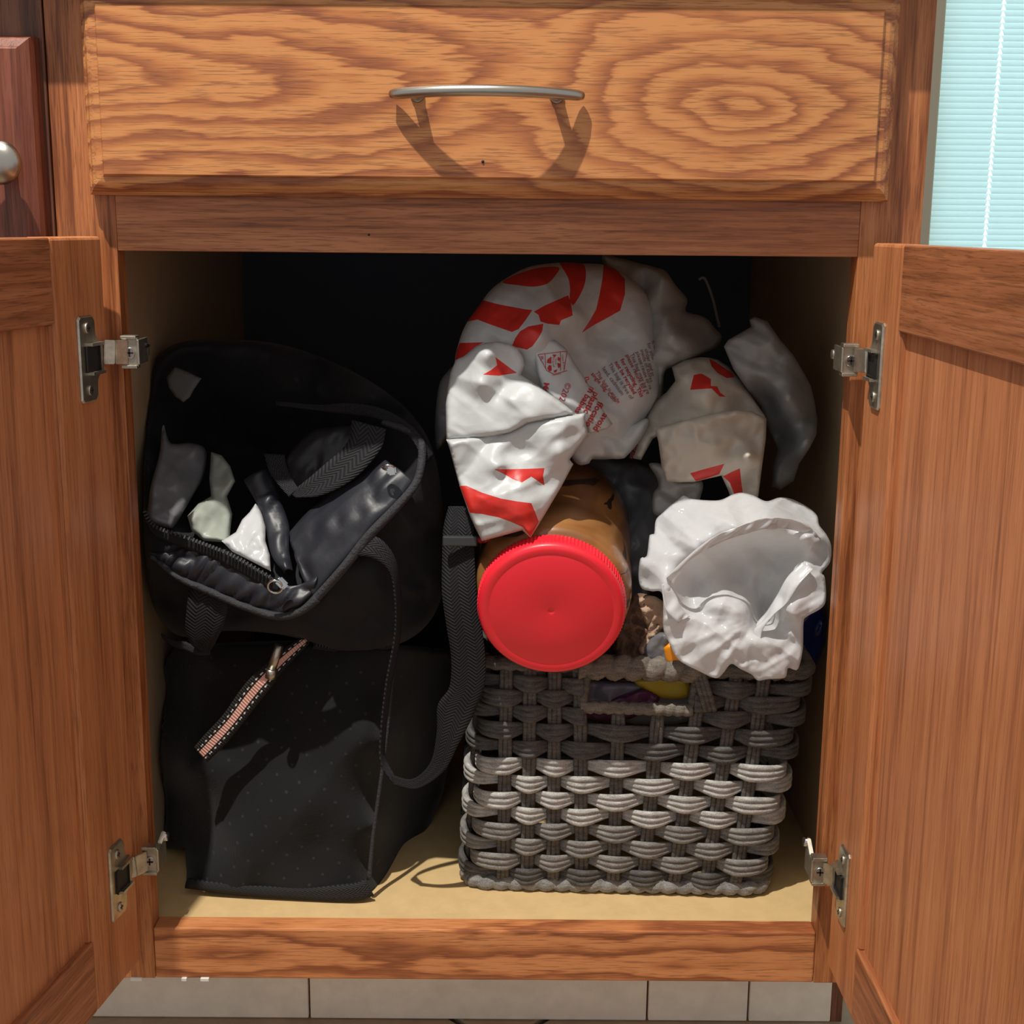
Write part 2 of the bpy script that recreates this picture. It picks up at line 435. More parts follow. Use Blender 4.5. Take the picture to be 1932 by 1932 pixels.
def facets(P, seed, cell):
    T = _tab(seed); Q = _rot(_warp(P, seed, cell), seed)/cell; i = np.floor(Q).astype(int); f = Q-i
    h = lambda a, b: T[(i[:, 0]+a) % 64, (i[:, 1]+b) % 64]
    fx, fy = f[:, 0], f[:, 1]; lo = fx+fy < 1
    return np.where(lo, h(0, 0)*(1-fx-fy)+h(1, 0)*fx+h(0, 1)*fy, h(1, 1)*(fx+fy-1)+h(1, 0)*(1-fy)+h(0, 1)*(1-fx))
def vnoise(P, seed, cell):
    T = _tab(seed); Q = _rot(P, seed)/cell; i = np.floor(Q).astype(int); f = Q-i; f = f*f*(3-2*f)
    h = lambda a, b: T[(i[:, 0]+a) % 64, (i[:, 1]+b) % 64]
    fx, fy = f[:, 0], f[:, 1]
    return (h(0, 0)*(1-fx)+h(1, 0)*fx)*(1-fy)+(h(0, 1)*(1-fx)+h(1, 1)*fx)*fy

def crum(specs):
    """specs: (kind, seed, cell px, amp m)"""
    def f(P):
        s = 0
        for k, seed, cell, amp in specs:
            if k == 'f': s = s+amp*facets(P, seed, cell)
            elif k == 'r': s = s+amp*(np.abs(vnoise(_warp(P, seed, cell, .2), seed, cell))*2-.6)
            elif k == 'p':
                px_, py_ = seed[1], seed[2]; dx_, dy_ = P[:, 0]-px_, P[:, 1]-py_; rr_ = np.hypot(dx_, dy_); th_ = np.degrees(np.arctan2(dy_, dx_))+360
                s = s+amp*np.clip(rr_/70, .1, 1)*(np.abs(vnoise(np.stack([th_*1.0, rr_*.06], 1)@np.eye(2), seed[0], cell))*2-.6)
            elif k == 's':
                a = math.radians(seed % 360); c_, s_ = math.cos(a), math.sin(a); Q = np.stack([(P[:, 0]*c_+P[:, 1]*s_)*.22, -P[:, 0]*s_+P[:, 1]*c_], 1)
                s = s+amp*(np.abs(vnoise(Q+np.array([seed*.7, seed*1.3]), 2, cell))*2-.6)
            else: s = s+amp*vnoise(P, seed, cell)
        return s
    return f
def sh(ctrl, d): return [(a, b, c+d) for a, b, c in ctrl]
class Puff:
    """a closed crumpled shell: front surface follows the control depths, back is puffed away from it"""
    def __init__(s, outline, ctrl, cr=(), R=30, edge=.02, thick=.05, sp=5, prints=(), smooth=True, keep=.35, scale=None, soft=.10):
        o, sx, sy, k = scale or (None, 0, 0, 1)
        tf = (lambda p: (sx+p[0]/k, sy+p[1]/k)+tuple(p[2:]))
        s.outline = dens([tf(p)[:2] for p in outline], sp, smooth=smooth)
        s.base = rbf([tf(p) for p in ctrl], soft) if len(ctrl) >= 3 else (lambda P, c=ctrl[0][2]: np.full(len(P), c))
        s.cr = crum(cr) if cr else (lambda P: np.zeros(len(P)))
        s.R, s.edge, s.thick, s.sp, s.keep = R, edge, thick, sp, keep
        s.prints = [(dens([tf(p) for p in poly], sp*.8, smooth=sm), mi) for poly, mi, sm in prints]
    def prof(s, P, R):
        d = np.clip(polydist(P, s.outline)/R, 0, 1); return np.sqrt(np.maximum(0, 1-(1-d)**2))
    def Y(s, P):
        P = np.asarray(P, float); p = s.prof(P, s.R)
        return s.base(P)+s.edge*(1-p)+s.cr(P)*(s.keep+(1-s.keep)*p)
    def pos(s, P, off=0): return atN(P, s.Y(P)+off)
    def build(s, name, mats, parent=None):
        A = np.array(s.outline); lo, hi = A.min(0), A.max(0); sp = s.sp
        g = []; rs = np.random.RandomState(3)
        ys = np.arange(lo[1], hi[1], sp*.87)
        for j, y in enumerate(ys):
            xs = np.arange(lo[0]+(j % 2)*sp/2, hi[0], sp); g.append(np.stack([xs, np.full(len(xs), y)], 1))
        G = np.vstack(g); G = G+(rs.rand(*G.shape)-.5)*sp*.25
        G = G[inpoly(G, s.outline)]; G = G[polydist(G, s.outline) > sp*.55]
        segs = [(s.outline, True)]
        for poly, mi in s.prints:
            G = G[polydist(G, poly) > sp*.5]; segs.append((poly, True))
        V, E_ = [], []
        for poly, _ in segs:
            b = len(V); V += [Vector((float(p[0]), float(p[1]))) for p in poly]
            E_ += [(b+i, b+(i+1) % len(poly)) for i in range(len(poly))]
        V += [Vector((float(p[0]), float(p[1]))) for p in G]
        r = delaunay_2d_cdt(V, E_, [], 0, 1e-3)
        P = np.array([(v[0], v[1]) for v in r[0]]); T = np.array([f for f in r[2] if len(f) == 3])
        cen = P[T].mean(1); k = inpoly(cen, s.outline); T = T[k]; cen = cen[k]
        used = np.unique(T); mp = -np.ones(len(P), int); mp[used] = np.arange(len(used)); P = P[used]; T = mp[T]
        mi = np.zeros(len(T), int)
        for poly, m_ in s.prints: mi[inpoly(cen, poly)] = m_
        # orientation: screen y is down
        a, b, c = P[T[:, 0]], P[T[:, 1]], P[T[:, 2]]
        cr = (b[:, 0]-a[:, 0])*(c[:, 1]-a[:, 1])-(b[:, 1]-a[:, 1])*(c[:, 0]-a[:, 0])
        T[cr > 0] = T[cr > 0][:, ::-1]
        front = s.pos(P); bd = polydist(P, s.outline) < 1e-2*sp+.05
        cm = P.mean(0); sh = s.prof(P, s.R*1.2); Pb = cm+(P-cm)*(1-.10*sh)[:, None]
        yb = s.base(P)+s.edge+s.thick*sh
        yb = np.maximum(yb, s.Y(P)+.0008)
        back = atN(Pb, yb)
        ids = np.arange(len(P)); bi = np.where(bd, ids, 0); nb = (~bd).sum(); bi[~bd] = len(P)+np.arange(nb)
        verts = np.vstack([front, back[~bd]])
        verts[:, 0] = np.clip(verts[:, 0], X0+.018, X1-.018)
        faces = np.vstack([T, bi[T][:, ::-1]]); mis = np.concatenate([mi, np.zeros(len(T), int)])
        # drop degenerate duplicates where all three lie on the border
        allb = np.concatenate([np.zeros(len(T), bool), bd[T].all(1)]); faces, mis = faces[~allb], mis[~allb]
        me = bpy.data.meshes.new(name); me.from_pydata(verts.tolist(), [], faces.tolist())
        me.polygons.foreach_set('material_index', mis.astype('i')); me.polygons.foreach_set('use_smooth', np.ones(len(faces), bool))
        me.update()
        o = link(name, me, mats)
        if parent is not None: attach(o, parent)
        return o

def ribbon(name, mat, pairs, parent=None, thick=.0014, n=8, across=5, crease=None, bulge=0, amp=0, seed=1, sm=True):
    """flat tape given by left/right edge points (px, py, Y); uv = metres along, 0..1 across"""
    A = np.array([p[0]+p[1] for p in pairs], float)
    A = catmull(A, n)
    L = atN(A[:, :2], A[:, 2]); Rr = atN(A[:, 3:5], A[:, 5])
    m_, K = len(A), across+1
    ts = np.linspace(0, 1, K)
    G = L[:, None]+(Rr-L)[:, None]*ts[None, :, None]
    px = A[:, None, :2]+(A[:, None, 3:5]-A[:, None, :2])*ts[None, :, None]
    du = np.gradient(G, axis=0); dv = np.gradient(G, axis=1); N = np.cross(du, dv); N /= np.maximum(np.linalg.norm(N, axis=2, keepdims=True), 1e-9)
    # face the camera
    vw = CAM-G; sg = np.sign((N*vw).sum(2, keepdims=True)); sg[sg == 0] = 1
    N = N*(np.sign(sg.sum()) or 1)
    if bulge: G = G+N*(bulge*np.sin(np.pi*ts))[None, :, None]
    if amp: G = G+N*(amp*(np.abs(vnoise(px.reshape(-1, 2)@np.array([[.35, .9], [-.25, .9]]), seed, 20))*2-.7).reshape(m_, K, 1))*np.sin(np.pi*ts)[None, :, None]**.4
    ln = np.concatenate([[0], np.cumsum(np.linalg.norm(np.diff(G[:, K//2], axis=0), axis=1))])
    top = G.reshape(-1, 3); bot = (G-N*thick).reshape(-1, 3)
    V = np.vstack([top, bot]); o = m_*K; Fc = []; UV = []
    idx = lambda i, j: i*K+j
    uvp = lambda i, j: (ln[i], ts[j])
    for i in range(m_-1):
        for j in range(K-1):
            q = [(i, j), (i, j+1), (i+1, j+1), (i+1, j)]
            Fc.append([idx(*p) for p in q]); UV += [uvp(*p) for p in q]
            Fc.append([o+idx(*p) for p in q[::-1]]); UV += [uvp(*p) for p in q[::-1]]
    def side(a, b):
        Fc.append([idx(*a), idx(*b), o+idx(*b), o+idx(*a)]); UV.extend([uvp(*a), uvp(*b), uvp(*b), uvp(*a)])
    for i in range(m_-1): side((i+1, 0), (i, 0)) ; side((i, K-1), (i+1, K-1))
    for j in range(K-1): side((0, j), (0, j+1)); side((m_-1, j+1), (m_-1, j))
    me = bpy.data.meshes.new(name); me.from_pydata(V.tolist(), [], Fc)
    uv = me.uv_layers.new(name='UVMap'); uv.data.foreach_set('uv', np.array(UV, 'f').ravel())
    me.polygons.foreach_set('use_smooth', np.ones(len(Fc), bool)); me.update()
    bm = bmesh.new(); bm.from_mesh(me); bmesh.ops.recalc_face_normals(bm, faces=bm.faces); bm.to_mesh(me); bm.free()
    o_ = link(name, me, mat)
    if parent is not None: attach(o_, parent)
    return o_

def print_text(puff, text, px, py, ang, size, mat, parent, bold=0, sx=1.0, off=-.0007, bend=0, name='printed_text'):
    """lettering printed on a crumpled surface; ang = reading direction in degrees, clockwise from right"""
    cu = bpy.data.curves.new('t', 'FONT'); cu.body = text; cu.size = 1; cu.offset = bold; cu.resolution_u = 2
    ob = bpy.data.objects.new('t', cu); C.objects.link(ob)
    bpy.context.view_layer.update()
    me = bpy.data.meshes.new_from_object(ob.evaluated_get(bpy.context.evaluated_depsgraph_get()))
    bpy.data.objects.remove(ob); bpy.data.curves.remove(cu)
    bm = bmesh.new(); bm.from_mesh(me)
    bmesh.ops.subdivide_edges(bm, edges=[e for e in bm.edges if e.calc_length() > .5], cuts=1)
    bmesh.ops.triangulate(bm, faces=bm.faces)
    V = np.array([v.co[:2] for v in bm.verts]).reshape(-1, 2)
    if len(V) == 0: return
    u, v = V[:, 0]*size*sx, V[:, 1]*size
    a = np.radians(ang)+bend*u
    a0 = math.radians(ang)
    X = px+(np.cos(a0)*u+np.sin(a0)*v+bend*u*u*(-np.sin(a0))); Yp = py+(np.sin(a0)*u-np.cos(a0)*v+bend*u*u*np.cos(a0))
    P = puff.pos(np.stack([X, Yp], 1), off)
    for v_, p in zip(bm.verts, P): v_.co = p
    bm.to_mesh(me); bm.free(); me.name = name
    o = link(name, me, mat); attach(o, parent); return o

# ================================================================== THE SETTING
fl = box('floor', 'grout', -1.2, 1.2, -1.6, 1.75, -.03, -.004); fl['kind'] = 'structure'
tile_me = None
T_ = .33
cth, sth = math.cos(math.radians(45)), math.sin(math.radians(45))
for i in range(-6, 7):
    for j in range(-6, 7):
        x, y = .245+(i*cth-j*sth)*T_, .03+(i*sth+j*cth)*T_
        if not (-1.0 < x < 1.0 and -1.2 < y < .95): continue
        if tile_me is None:
            bm = bmesh.new(); h = T_/2-.003; bm_box(bm, -h, h, -h, h, -.006, .0, .0015, seg=1)
            tile_me = bpy.data.meshes.new('tile'); bm.to_mesh(tile_me); bm.free()
        o = link('tile', tile_me, 'tile_floor'); o.parent = fl; o.location = (x, y, 0); o.rotation_euler.z = math.radians(45)

# wall with a patio door and its closed blind, well behind the cabinet on the right
YW = 1.55
pl = at(1772, 230, YW); XL = at(1768, 230, YW).x
wb = bmesh.new()
XF = pl.x-.13
bm_box(wb, -1.2, XF, YW+.03, YW+.10, -.004, 2.2)
wb_o = bm_out(wb, 'wall_back', 'wallpaint'); wb_o['kind'] = 'structure'
dr = empty('door_1', (XF+.5, YW+.05, 0)); dr['kind'] = 'structure'
bm = bmesh.new()
xl = at(1767, 230, YW).x
bm_box(bm, XF, xl, YW-.01, YW+.06, 0, 2.1, .003)
bm_box(bm, xl+.62, xl+.74, YW-.01, YW+.06, 0, 2.1, .003)
bm_box(bm, xl, xl+.62, YW-.01, YW+.06, 0, .22, .003)
bm_box(bm, xl, xl+.62, YW-.01, YW+.06, 1.98, 2.1, .003)
fr_o = bm_out(bm, 'door_frame', 'vinyl', dr)
pane = box('window_pane', 'daylight', xl+.002, xl+.618, YW+.045, YW+.05, .221, 1.979, dr)
# blind
za = at(1850, 0, YW).z; zb_ = at(1850, 460, YW).z
pitch = (za-zb_)/(460/11.55)
bl = empty('window_blind', (xl+.31, YW+.02, .23), 'closed pale aqua slatted blind filling the bright door at the right edge', 'blind')
cx = at(1881.5, 230, YW).x - xl
def slat_me():
    bm = bmesh.new(); w_ = .612; t_ = .0006; z0, z1 = -pitch*.53, pitch*.53; y0, y1 = -.0018, .0018
    hw, hz = pitch*.40, pitch*.42
    def yy(z): return y0+(z-z0)/(z1-z0)*(y1-y0)+.0012*(1-((2*(z-z0)/(z1-z0))-1)**2)*-1
    zs = [z0, z0+.003, -.001, hz, z1]
    rows = []
    for z in zs:
        k = hw*max(0, (hz-z)/(hz-z0))
        rows.append((z, k))
    for tt in (0, 1):
        for side in (-1, 1):
            prev = None
            for z, k in rows:
                xa = 0.003 if side < 0 else cx+k
                xb = cx-k if side < 0 else w_
                a = bm.verts.new((xa, yy(z)+tt*t_, z)); b = bm.verts.new((xb, yy(z)+tt*t_, z))
                if prev: bm.faces.new((prev[0], prev[1], b, a))
                prev = (a, b)
    me = bpy.data.meshes.new('slat'); bm.to_mesh(me); bm.free(); return me
sm_ = slat_me()
z = zb_-pitch*int((zb_-.236)/pitch)
while z < 1.972:
    o = link('slat', sm_, 'slat', bl); o.location = (xl-bl.location.x, -.004, z-bl.location.z)
    z += pitch

# ================================================================== BASE CABINET
ZB, ZT, HW, TF = .1234, .658, .2667, .0198
cab = empty('base_cabinet', (0, .28, 0), 'oak base cabinet with open double doors and one drawer, full of bags', 'cabinet')
X0, X1 = -.3095, .3112
for a, b in ((X0, -HW), (HW, X1)): box('face_frame_stile', 'oak_z', a, b, 0, TF, .079, .853, cab, .0008)
box('face_frame_rail', 'oak_x', -HW, HW, .0004, TF, ZT, .700, cab, .0006)
box('face_frame_rail', 'oak_x', -HW, HW, .0004, TF, .822, .853, cab, .0006)
box('face_frame_rail', 'oak_xb', -HW, HW, .0004, TF, .079, ZB, cab, .0015)
for a, b in ((X0+.001, X0+.016), (X1-.016, X1-.001)): box('side_panel', 'side_in', a, b, TF, .60, .079, .853, cab)
box('bottom_panel', 'melamine', X0+.016, X1-.016, TF, .59, ZB-.014, ZB-.0012, cab)
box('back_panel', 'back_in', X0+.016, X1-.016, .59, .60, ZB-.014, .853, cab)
box('top_panel', 'side_in', X0+.016, X1-.016, TF, .59, .70, .712, cab)
box('toe_board', 'oak_shaded', X1-.0195, X1-.0003, .0685, .59, 0.0, .0785, cab)  # added dark board standing in for the shadow gap beyond the toe tiles
box('toe_board', 'oak_x', X0+.016, X1-.022, .0755, .09, 0.0, ZB-.014, cab)
# drawer front with profiled border
def profiled(name, mat, x0, x1, z0, z1, yb, steps, parent):
    """rectangular slab facing -Y; steps = [(inset, y)] from the back edge to the field"""
    bm = bmesh.new(); rings = []
    for ins, y in steps:
        rings.append([bm.verts.new((x, y, z)) for x, z in ((x0+ins, z0+ins), (x1-ins, z0+ins), (x1-ins, z1-ins), (x0+ins, z1-ins))])
    for A, B in zip(rings, rings[1:]):
        for k in range(4): bm.faces.new((A[k], A[(k+1) % 4], B[(k+1) % 4], B[k]))
    bm.faces.new(rings[-1]); bm.faces.new(rings[0][::-1])
    bmesh.ops.recalc_face_normals(bm, faces=bm.faces)
    return bm_out(bm, name, mat, parent)
DX0, DX1, DZ0, DZ1 = -.2812, .2832, .6970, .8367
dfr = profiled('drawer_front', 'drawer', DX0, DX1, DZ0, DZ1, 0,
               [(0, -.0006), (0, -.0085), (.0012, -.0100), (.0022, -.0105), (.0026, -.0125), (.0050, -.0160), (.0085, -.0178), (.0125, -.0183), (.0132, -.0198), (.0140, -.0205)], cab)
YD = -.0205
# arched bar pull
pull = []
for t in np.linspace(-1, 1, 41):
    x = -.0008+t*.0655; y = YD-.0050-.0225*(1-t*t); pull.append((x, y, .7655+.0009*(1-t*t)))
bm = bmesh.new(); rr = [.0038*(.72 if i in (0, 40) else (.95 if i in (1, 39) else 1)) for i in range(41)]
bm_tube(bm, pull, rr, 14)
hd = bm_out(bm, 'drawer_handle', 'nickel', cab)
for sx in (-1, 1):
    x = -.0008+sx*.0480; y = YD-.0050-.0225*(1-(.0480/.0655)**2)
    bm = bmesh.new(); bm_cyl(bm, (x, YD+.0002, .7655), (x, YD-.002, .7655), .0052, .0046, 20); bm_cyl(bm, (x, YD-.002, .7655), (x, y+.002, .7658), .0040, .0034, 20)
    bm_out(bm, 'handle_post', 'nickel', hd)
for x, z, r in ((-.0035, .7215, .0011), ):
    bm = bmesh.new(); bmesh.ops.create_icosphere(bm, subdivisions=2, radius=r); bmesh.ops.translate(bm, verts=bm.verts, vec=(x, YD, z))
    bm_out(bm, 'dark_speck', 'steel_dark', cab)
p = at(696, 443, 0); bm = bmesh.new(); bmesh.ops.create_icosphere(bm, subdivisions=2, radius=.0008); bmesh.ops.translate(bm, verts=bm.verts, vec=p); bm_out(bm, 'dark_speck', 'steel_dark', cab)
# white caulk bits under the bottom rail
for x0, x1 in ((246, 268), (342, 352), (378, 394)):
    a, b = at(x0, 1844, -.001), at(x1, 1844, -.001)
    box('caulk_drip', 'caulk', a.x, b.x, -.0016, .001, .0772, .0800, cab, .0004)

# doors -------------------------------------------------------------
ZD0, ZD1, DT = .1074, .6682, .0190
def door(side, ang, wdt):
    """local frame: +x away from the hinge, -y*side is the visible inner face at y=0"""
    hx = .2720*side
    d = Vector((math.sin(ang)*side, -math.cos(ang), 0))
    rz = math.atan2(d.y, d.x)
    # in local frame inner face normal is +y for the left door (side -1), -y for the right door
    ny = -side
    def bx(name, mat, x0, x1, y0, y1, z0, z1, bev=.001):
        a, b = sorted((-ny*y0, -ny*y1)); bm = bmesh.new(); bm_box(bm, x0, x1, a, b, z0, z1, bev)
        me = bpy.data.meshes.new(name); bm.normal_update(); bm.to_mesh(me); bm.free(); return link(name, me, mat)
    st, rl = .0725, .0565
    pn = bx('door', 'door_p', st-.004, wdt-st+.004, .0055, .0120, ZD0+rl-.004, ZD1-rl+.004, 0)
    pn.location = (hx, -.020, 0); pn.rotation_euler = (0, 0, rz)
    pn.parent = cab; pn.matrix_parent_inverse = Matrix.Translation(cab.location).inverted()
    kids = [bx('door_stile', 'door_z', 0, st, 0, DT, ZD0, ZD1, .0022), bx('door_stile', 'door_z', wdt-st, wdt, 0, DT, ZD0, ZD1, .0022),
            bx('door_rail', 'door_x', st, wdt-st, .0003, DT, ZD1-rl, ZD1-.0002, .0012), bx('door_rail', 'door_x', st, wdt-st, .0003, DT, ZD0+.0002, ZD0+rl, .0012)]
    # inner lip, the sloped edge of the frame along the stiles
    kids.append(bx('panel_lip', 'door_z', st, st+.0035, .002, DT, ZD0+rl, ZD1-rl, .0012))
    for k_ in kids: k_.parent = pn
    M4 = Matrix.Translation((hx, -.020, 0)) @ Matrix.Rotation(rz, 4, 'Z')
    return pn, M4, ny
dl, ML, nl = door(-1, .1669, .2780)
dR, MR, nr = door(1, .0051, .4000)
dl['label'] = 'left door, inner face in shade'; dR['label'] = 'right door, inner face lit'

def hinge(Mx, ny, zc, side, low, clip, arm, knob, name='hinge'):
    out = [(.043, .0285), (.043, -.0285)]
    base = [(.0445, .028), (.0445, -.028), (.042, -.030), (.024, -.030), (.021, -.027), (.0205, -.017), (.017, -.0125), (.011, -.0105), (.008, -.005), (.0075, 0),
            (.008, .005), (.011, .0105), (.017, .0125), (.0205, .017), (.021, .027), (.024, .030), (.042, .030)]
    bm = bmesh.new()
    def P(s, y, z): return Mx @ Vector((s, ny*y, zc+z))
    lay = []
    for ins, y in ((0, 0), (0, .0009), (.0012, .0021)):
        cx_, cz_ = .030, 0; lay.append([bm.verts.new(P(cx_+(s-cx_)*(1-ins/.02), y, z_*(1-ins/.03))) for s, z_ in base])
    n = len(base)
    for A, B in zip(lay, lay[1:]):
        for k in range(n): bm.faces.new((A[k], A[(k+1) % n], B[(k+1) % n], B[k]))
    bm.faces.new(lay[-1])
    # raised ears left and right of the cup
    for s_ in (-1, 1):
        r = bmesh.ops.create_cube(bm, size=1)
        for v in r['verts']: v.co = P(.024+v.co.x*.018, .0035+v.co.y*.0045, s_*.0100+v.co.z*.0022)
    bmesh.ops.recalc_face_normals(bm, faces=bm.faces)
    hg = bm_out(bm, name, 'steel', cab)
    # dark cup
    bm = bmesh.new()
    r = bmesh.ops.create_cube(bm, size=1)
    for v in r['verts']: v.co = P(.0280+v.co.x*.018, .0022+v.co.y*.0016, v.co.z*.0160)
    bmesh.ops.bevel(bm, geom=list(bm.edges), offset=.001, segments=2, affect='EDGES')
    bm_out(bm, 'hinge_cup', 'steel_dark', hg)
    for s_ in (-1, 1):
        bm = bmesh.new(); bm_cyl(bm, P(.033, .0018, s_*.0215), P(.033, .0034, s_*.0215), .0040, .0034, 18)
        for a in (0, 1):
            r = bmesh.ops.create_cube(bm, size=1)
            for v in r['verts']: v.co = P(.033+v.co.x*(.004 if a else .0008), .0034+v.co.y*.0005, s_*.0215+v.co.z*(.0008 if a else .004)); 
            for f in set(f for v in r['verts'] for f in v.link_faces): f.material_index = 1
        bm_out(bm, 'screw', ['steel', 'steel_dark'], hg)
    # arm from the cup to the frame clip
    a0, a1 = at(*arm[0]), at(*arm[1])
    bm = bmesh.new(); mid = (a0+a1)/2+Vector((0, -.002, 0))
    bm_obox(bm, a0, mid, (0, 0, 1), .0085, .0012, .0005); bm_obox(bm, mid, a1, (0, 0, 1), .0085, .0012, .0005)
    bm_out(bm, 'hinge_arm', 'steel', hg)
    c = at(*clip)
    bm = bmesh.new(); bm_box(bm, c.x-.0058, c.x+.0058, c.y-.0015, c.y+.0015, c.z-.0105, c.z+.0105, .0006)
    for s_ in (-1, 1): bm_box(bm, c.x-.0062, c.x+.0052, c.y-.0035, c.y+.006, c.z+s_*.0105-.0013, c.z+s_*.0105+.0013, .0005)
    bm_box(bm, c.x-side*.0058-.001, c.x-side*.0058+.001, c.y-.002, c.y+.022, c.z-.009, c.z+.009, .0005)
    bm_out(bm, 'mounting_clip', 'steel', hg)
    bm = bmesh.new(); bm_cyl(bm, c+Vector((0, -.0013, -.0005)), c+Vector((0, -.0030, -.0005)), .0042, .0037, 20)
    for a in (0, 1):
        w1, w2 = ((.0028, .0006) if a else (.0006, .0028)); q = c+Vector((0, -.0031, -.0005))
        n0 = len(bm.faces); bm_box(bm, q.x-w1, q.x+w1, q.y-.0003, q.y+.0002, q.z-w2, q.z+w2)
        bm.faces.ensure_lookup_table()
        for f in list(bm.faces)[n0:]: f.material_index = 1
    bm_out(bm, 'screw', ['metal', 'steel_dark'], hg)
    k0 = at(*knob)
    bm = bmesh.new(); st = c+Vector((-side*.004, .012, .004 if low else 0))
    bm_obox(bm, st, k0, (0, 1, 0), .0065, .0016, .0006)
    bm_out(bm, 'mounting_plate', 'steel' if low else 'steel_dark', hg)
    bm = bmesh.new(); q = k0+Vector((-side*.0015, -.002, 0)); bm_cyl(bm, q+Vector((side*.002, 0, 0)), q-Vector((side*.0025, 0, 0)), .0040, .0034, 18)
    bm_out(bm, 'screw', 'metal' if low else 'steel', hg)
hinge(ML, nl, .5850, -1, False, (246, 664, -.016), ((196, 664, -.030), (240, 664, -.018)), (272, 662, .010))
hinge(ML, nl, .1925, -1, True, (284, 1622, -.016), ((236, 1640, -.030), (277, 1624, -.018)), (309, 1576, .006))
hinge(MR, nr, .5850, 1, False, (1604, 679, -.016), ((1650, 681, -.030), (1612, 679, -.018)), (1578, 668, .010))
hinge(MR, nr, .1925, 1, True, (1546, 1642, -.016), ((1592, 1658, -.030), (1554, 1646, -.018)), (1524, 1586, .006))

# toe kick tiles
bb = empty('baseboard_front', (0, .07, 0)); bb['kind'] = 'structure'
Yt = .067
xs = [at(190, 1880, Yt).x-.10, at(583, 1880, Yt).x, at(1222, 1880, Yt).x, at(1413, 1880, Yt).x, at(1571, 1880, Yt).x]
for a, b in zip(xs, xs[1:]):
    box('tile', 'tile_base', a+.0008, b-.0008, Yt, Yt+.008, .0005, .076, bb, .0012)

# neighbouring cabinet on the left
nc = empty('base_cabinet', (-.46, .28, 0), 'oak cabinet coloured as if in shade, at the left edge with a round nickel knob', 'cabinet')
xe = X0-.0010
box('face_frame_stile', 'oak_shaded', xe-.040, xe, -.0006, TF, .079, .853, nc, .001)
box('face_frame_rail', 'oak_shaded', xe-.40, xe-.040, 0, TF, .818, .853, nc, .001)
box('face_frame_stile', 'oak_shaded', xe-.44, xe-.40, 0, TF, .079, .853, nc, .001)
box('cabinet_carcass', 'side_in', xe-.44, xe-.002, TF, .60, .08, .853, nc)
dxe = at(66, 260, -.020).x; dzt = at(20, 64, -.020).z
nd = profiled('door', 'oak_door_shaded', dxe-.36, dxe, .1074, dzt, 0, [(0, -.0006), (0, -.010), (.002, -.0145), (.0075, -.0185), (.0085, -.0195), (.0095, -.0200)], nc)
kc = at(-4, 306, -.040)
bm = bmesh.new()
prof = [(0, -.0195), (.006, -.0195), (.005, -.026), (.0055, -.030), (.0135, -.034), (.0150, -.037), (.0135, -.041), (.008, -.044), (0, -.045)]
prev = None
for r, y in prof:
    ring = [bm.verts.new((kc.x+r*math.cos(2*math.pi*i/28), y, kc.z+r*math.sin(2*math.pi*i/28))) for i in range(28)] if r else [bm.verts.new((kc.x, y, kc.z))]
    if prev:
        for i in range(28):
            if len(prev) == 1: bm.faces.new((prev[0], ring[(i+1) % 28], ring[i]))
            elif len(ring) == 1: bm.faces.new((prev[i], prev[(i+1) % 28], ring[0]))
            else: bm.faces.new((prev[i], prev[(i+1) % 28], ring[(i+1) % 28], ring[i]))
    prev = ring
bmesh.ops.recalc_face_normals(bm, faces=bm.faces)
bm_out(bm, 'knob', 'nickel', nc, True)
ct = tag(box('countertop', 'counter', -.76, X1+.02, -.035, .62, .8532, .892, None, .004), 'laminate countertop overhanging both oak cabinets', 'countertop')

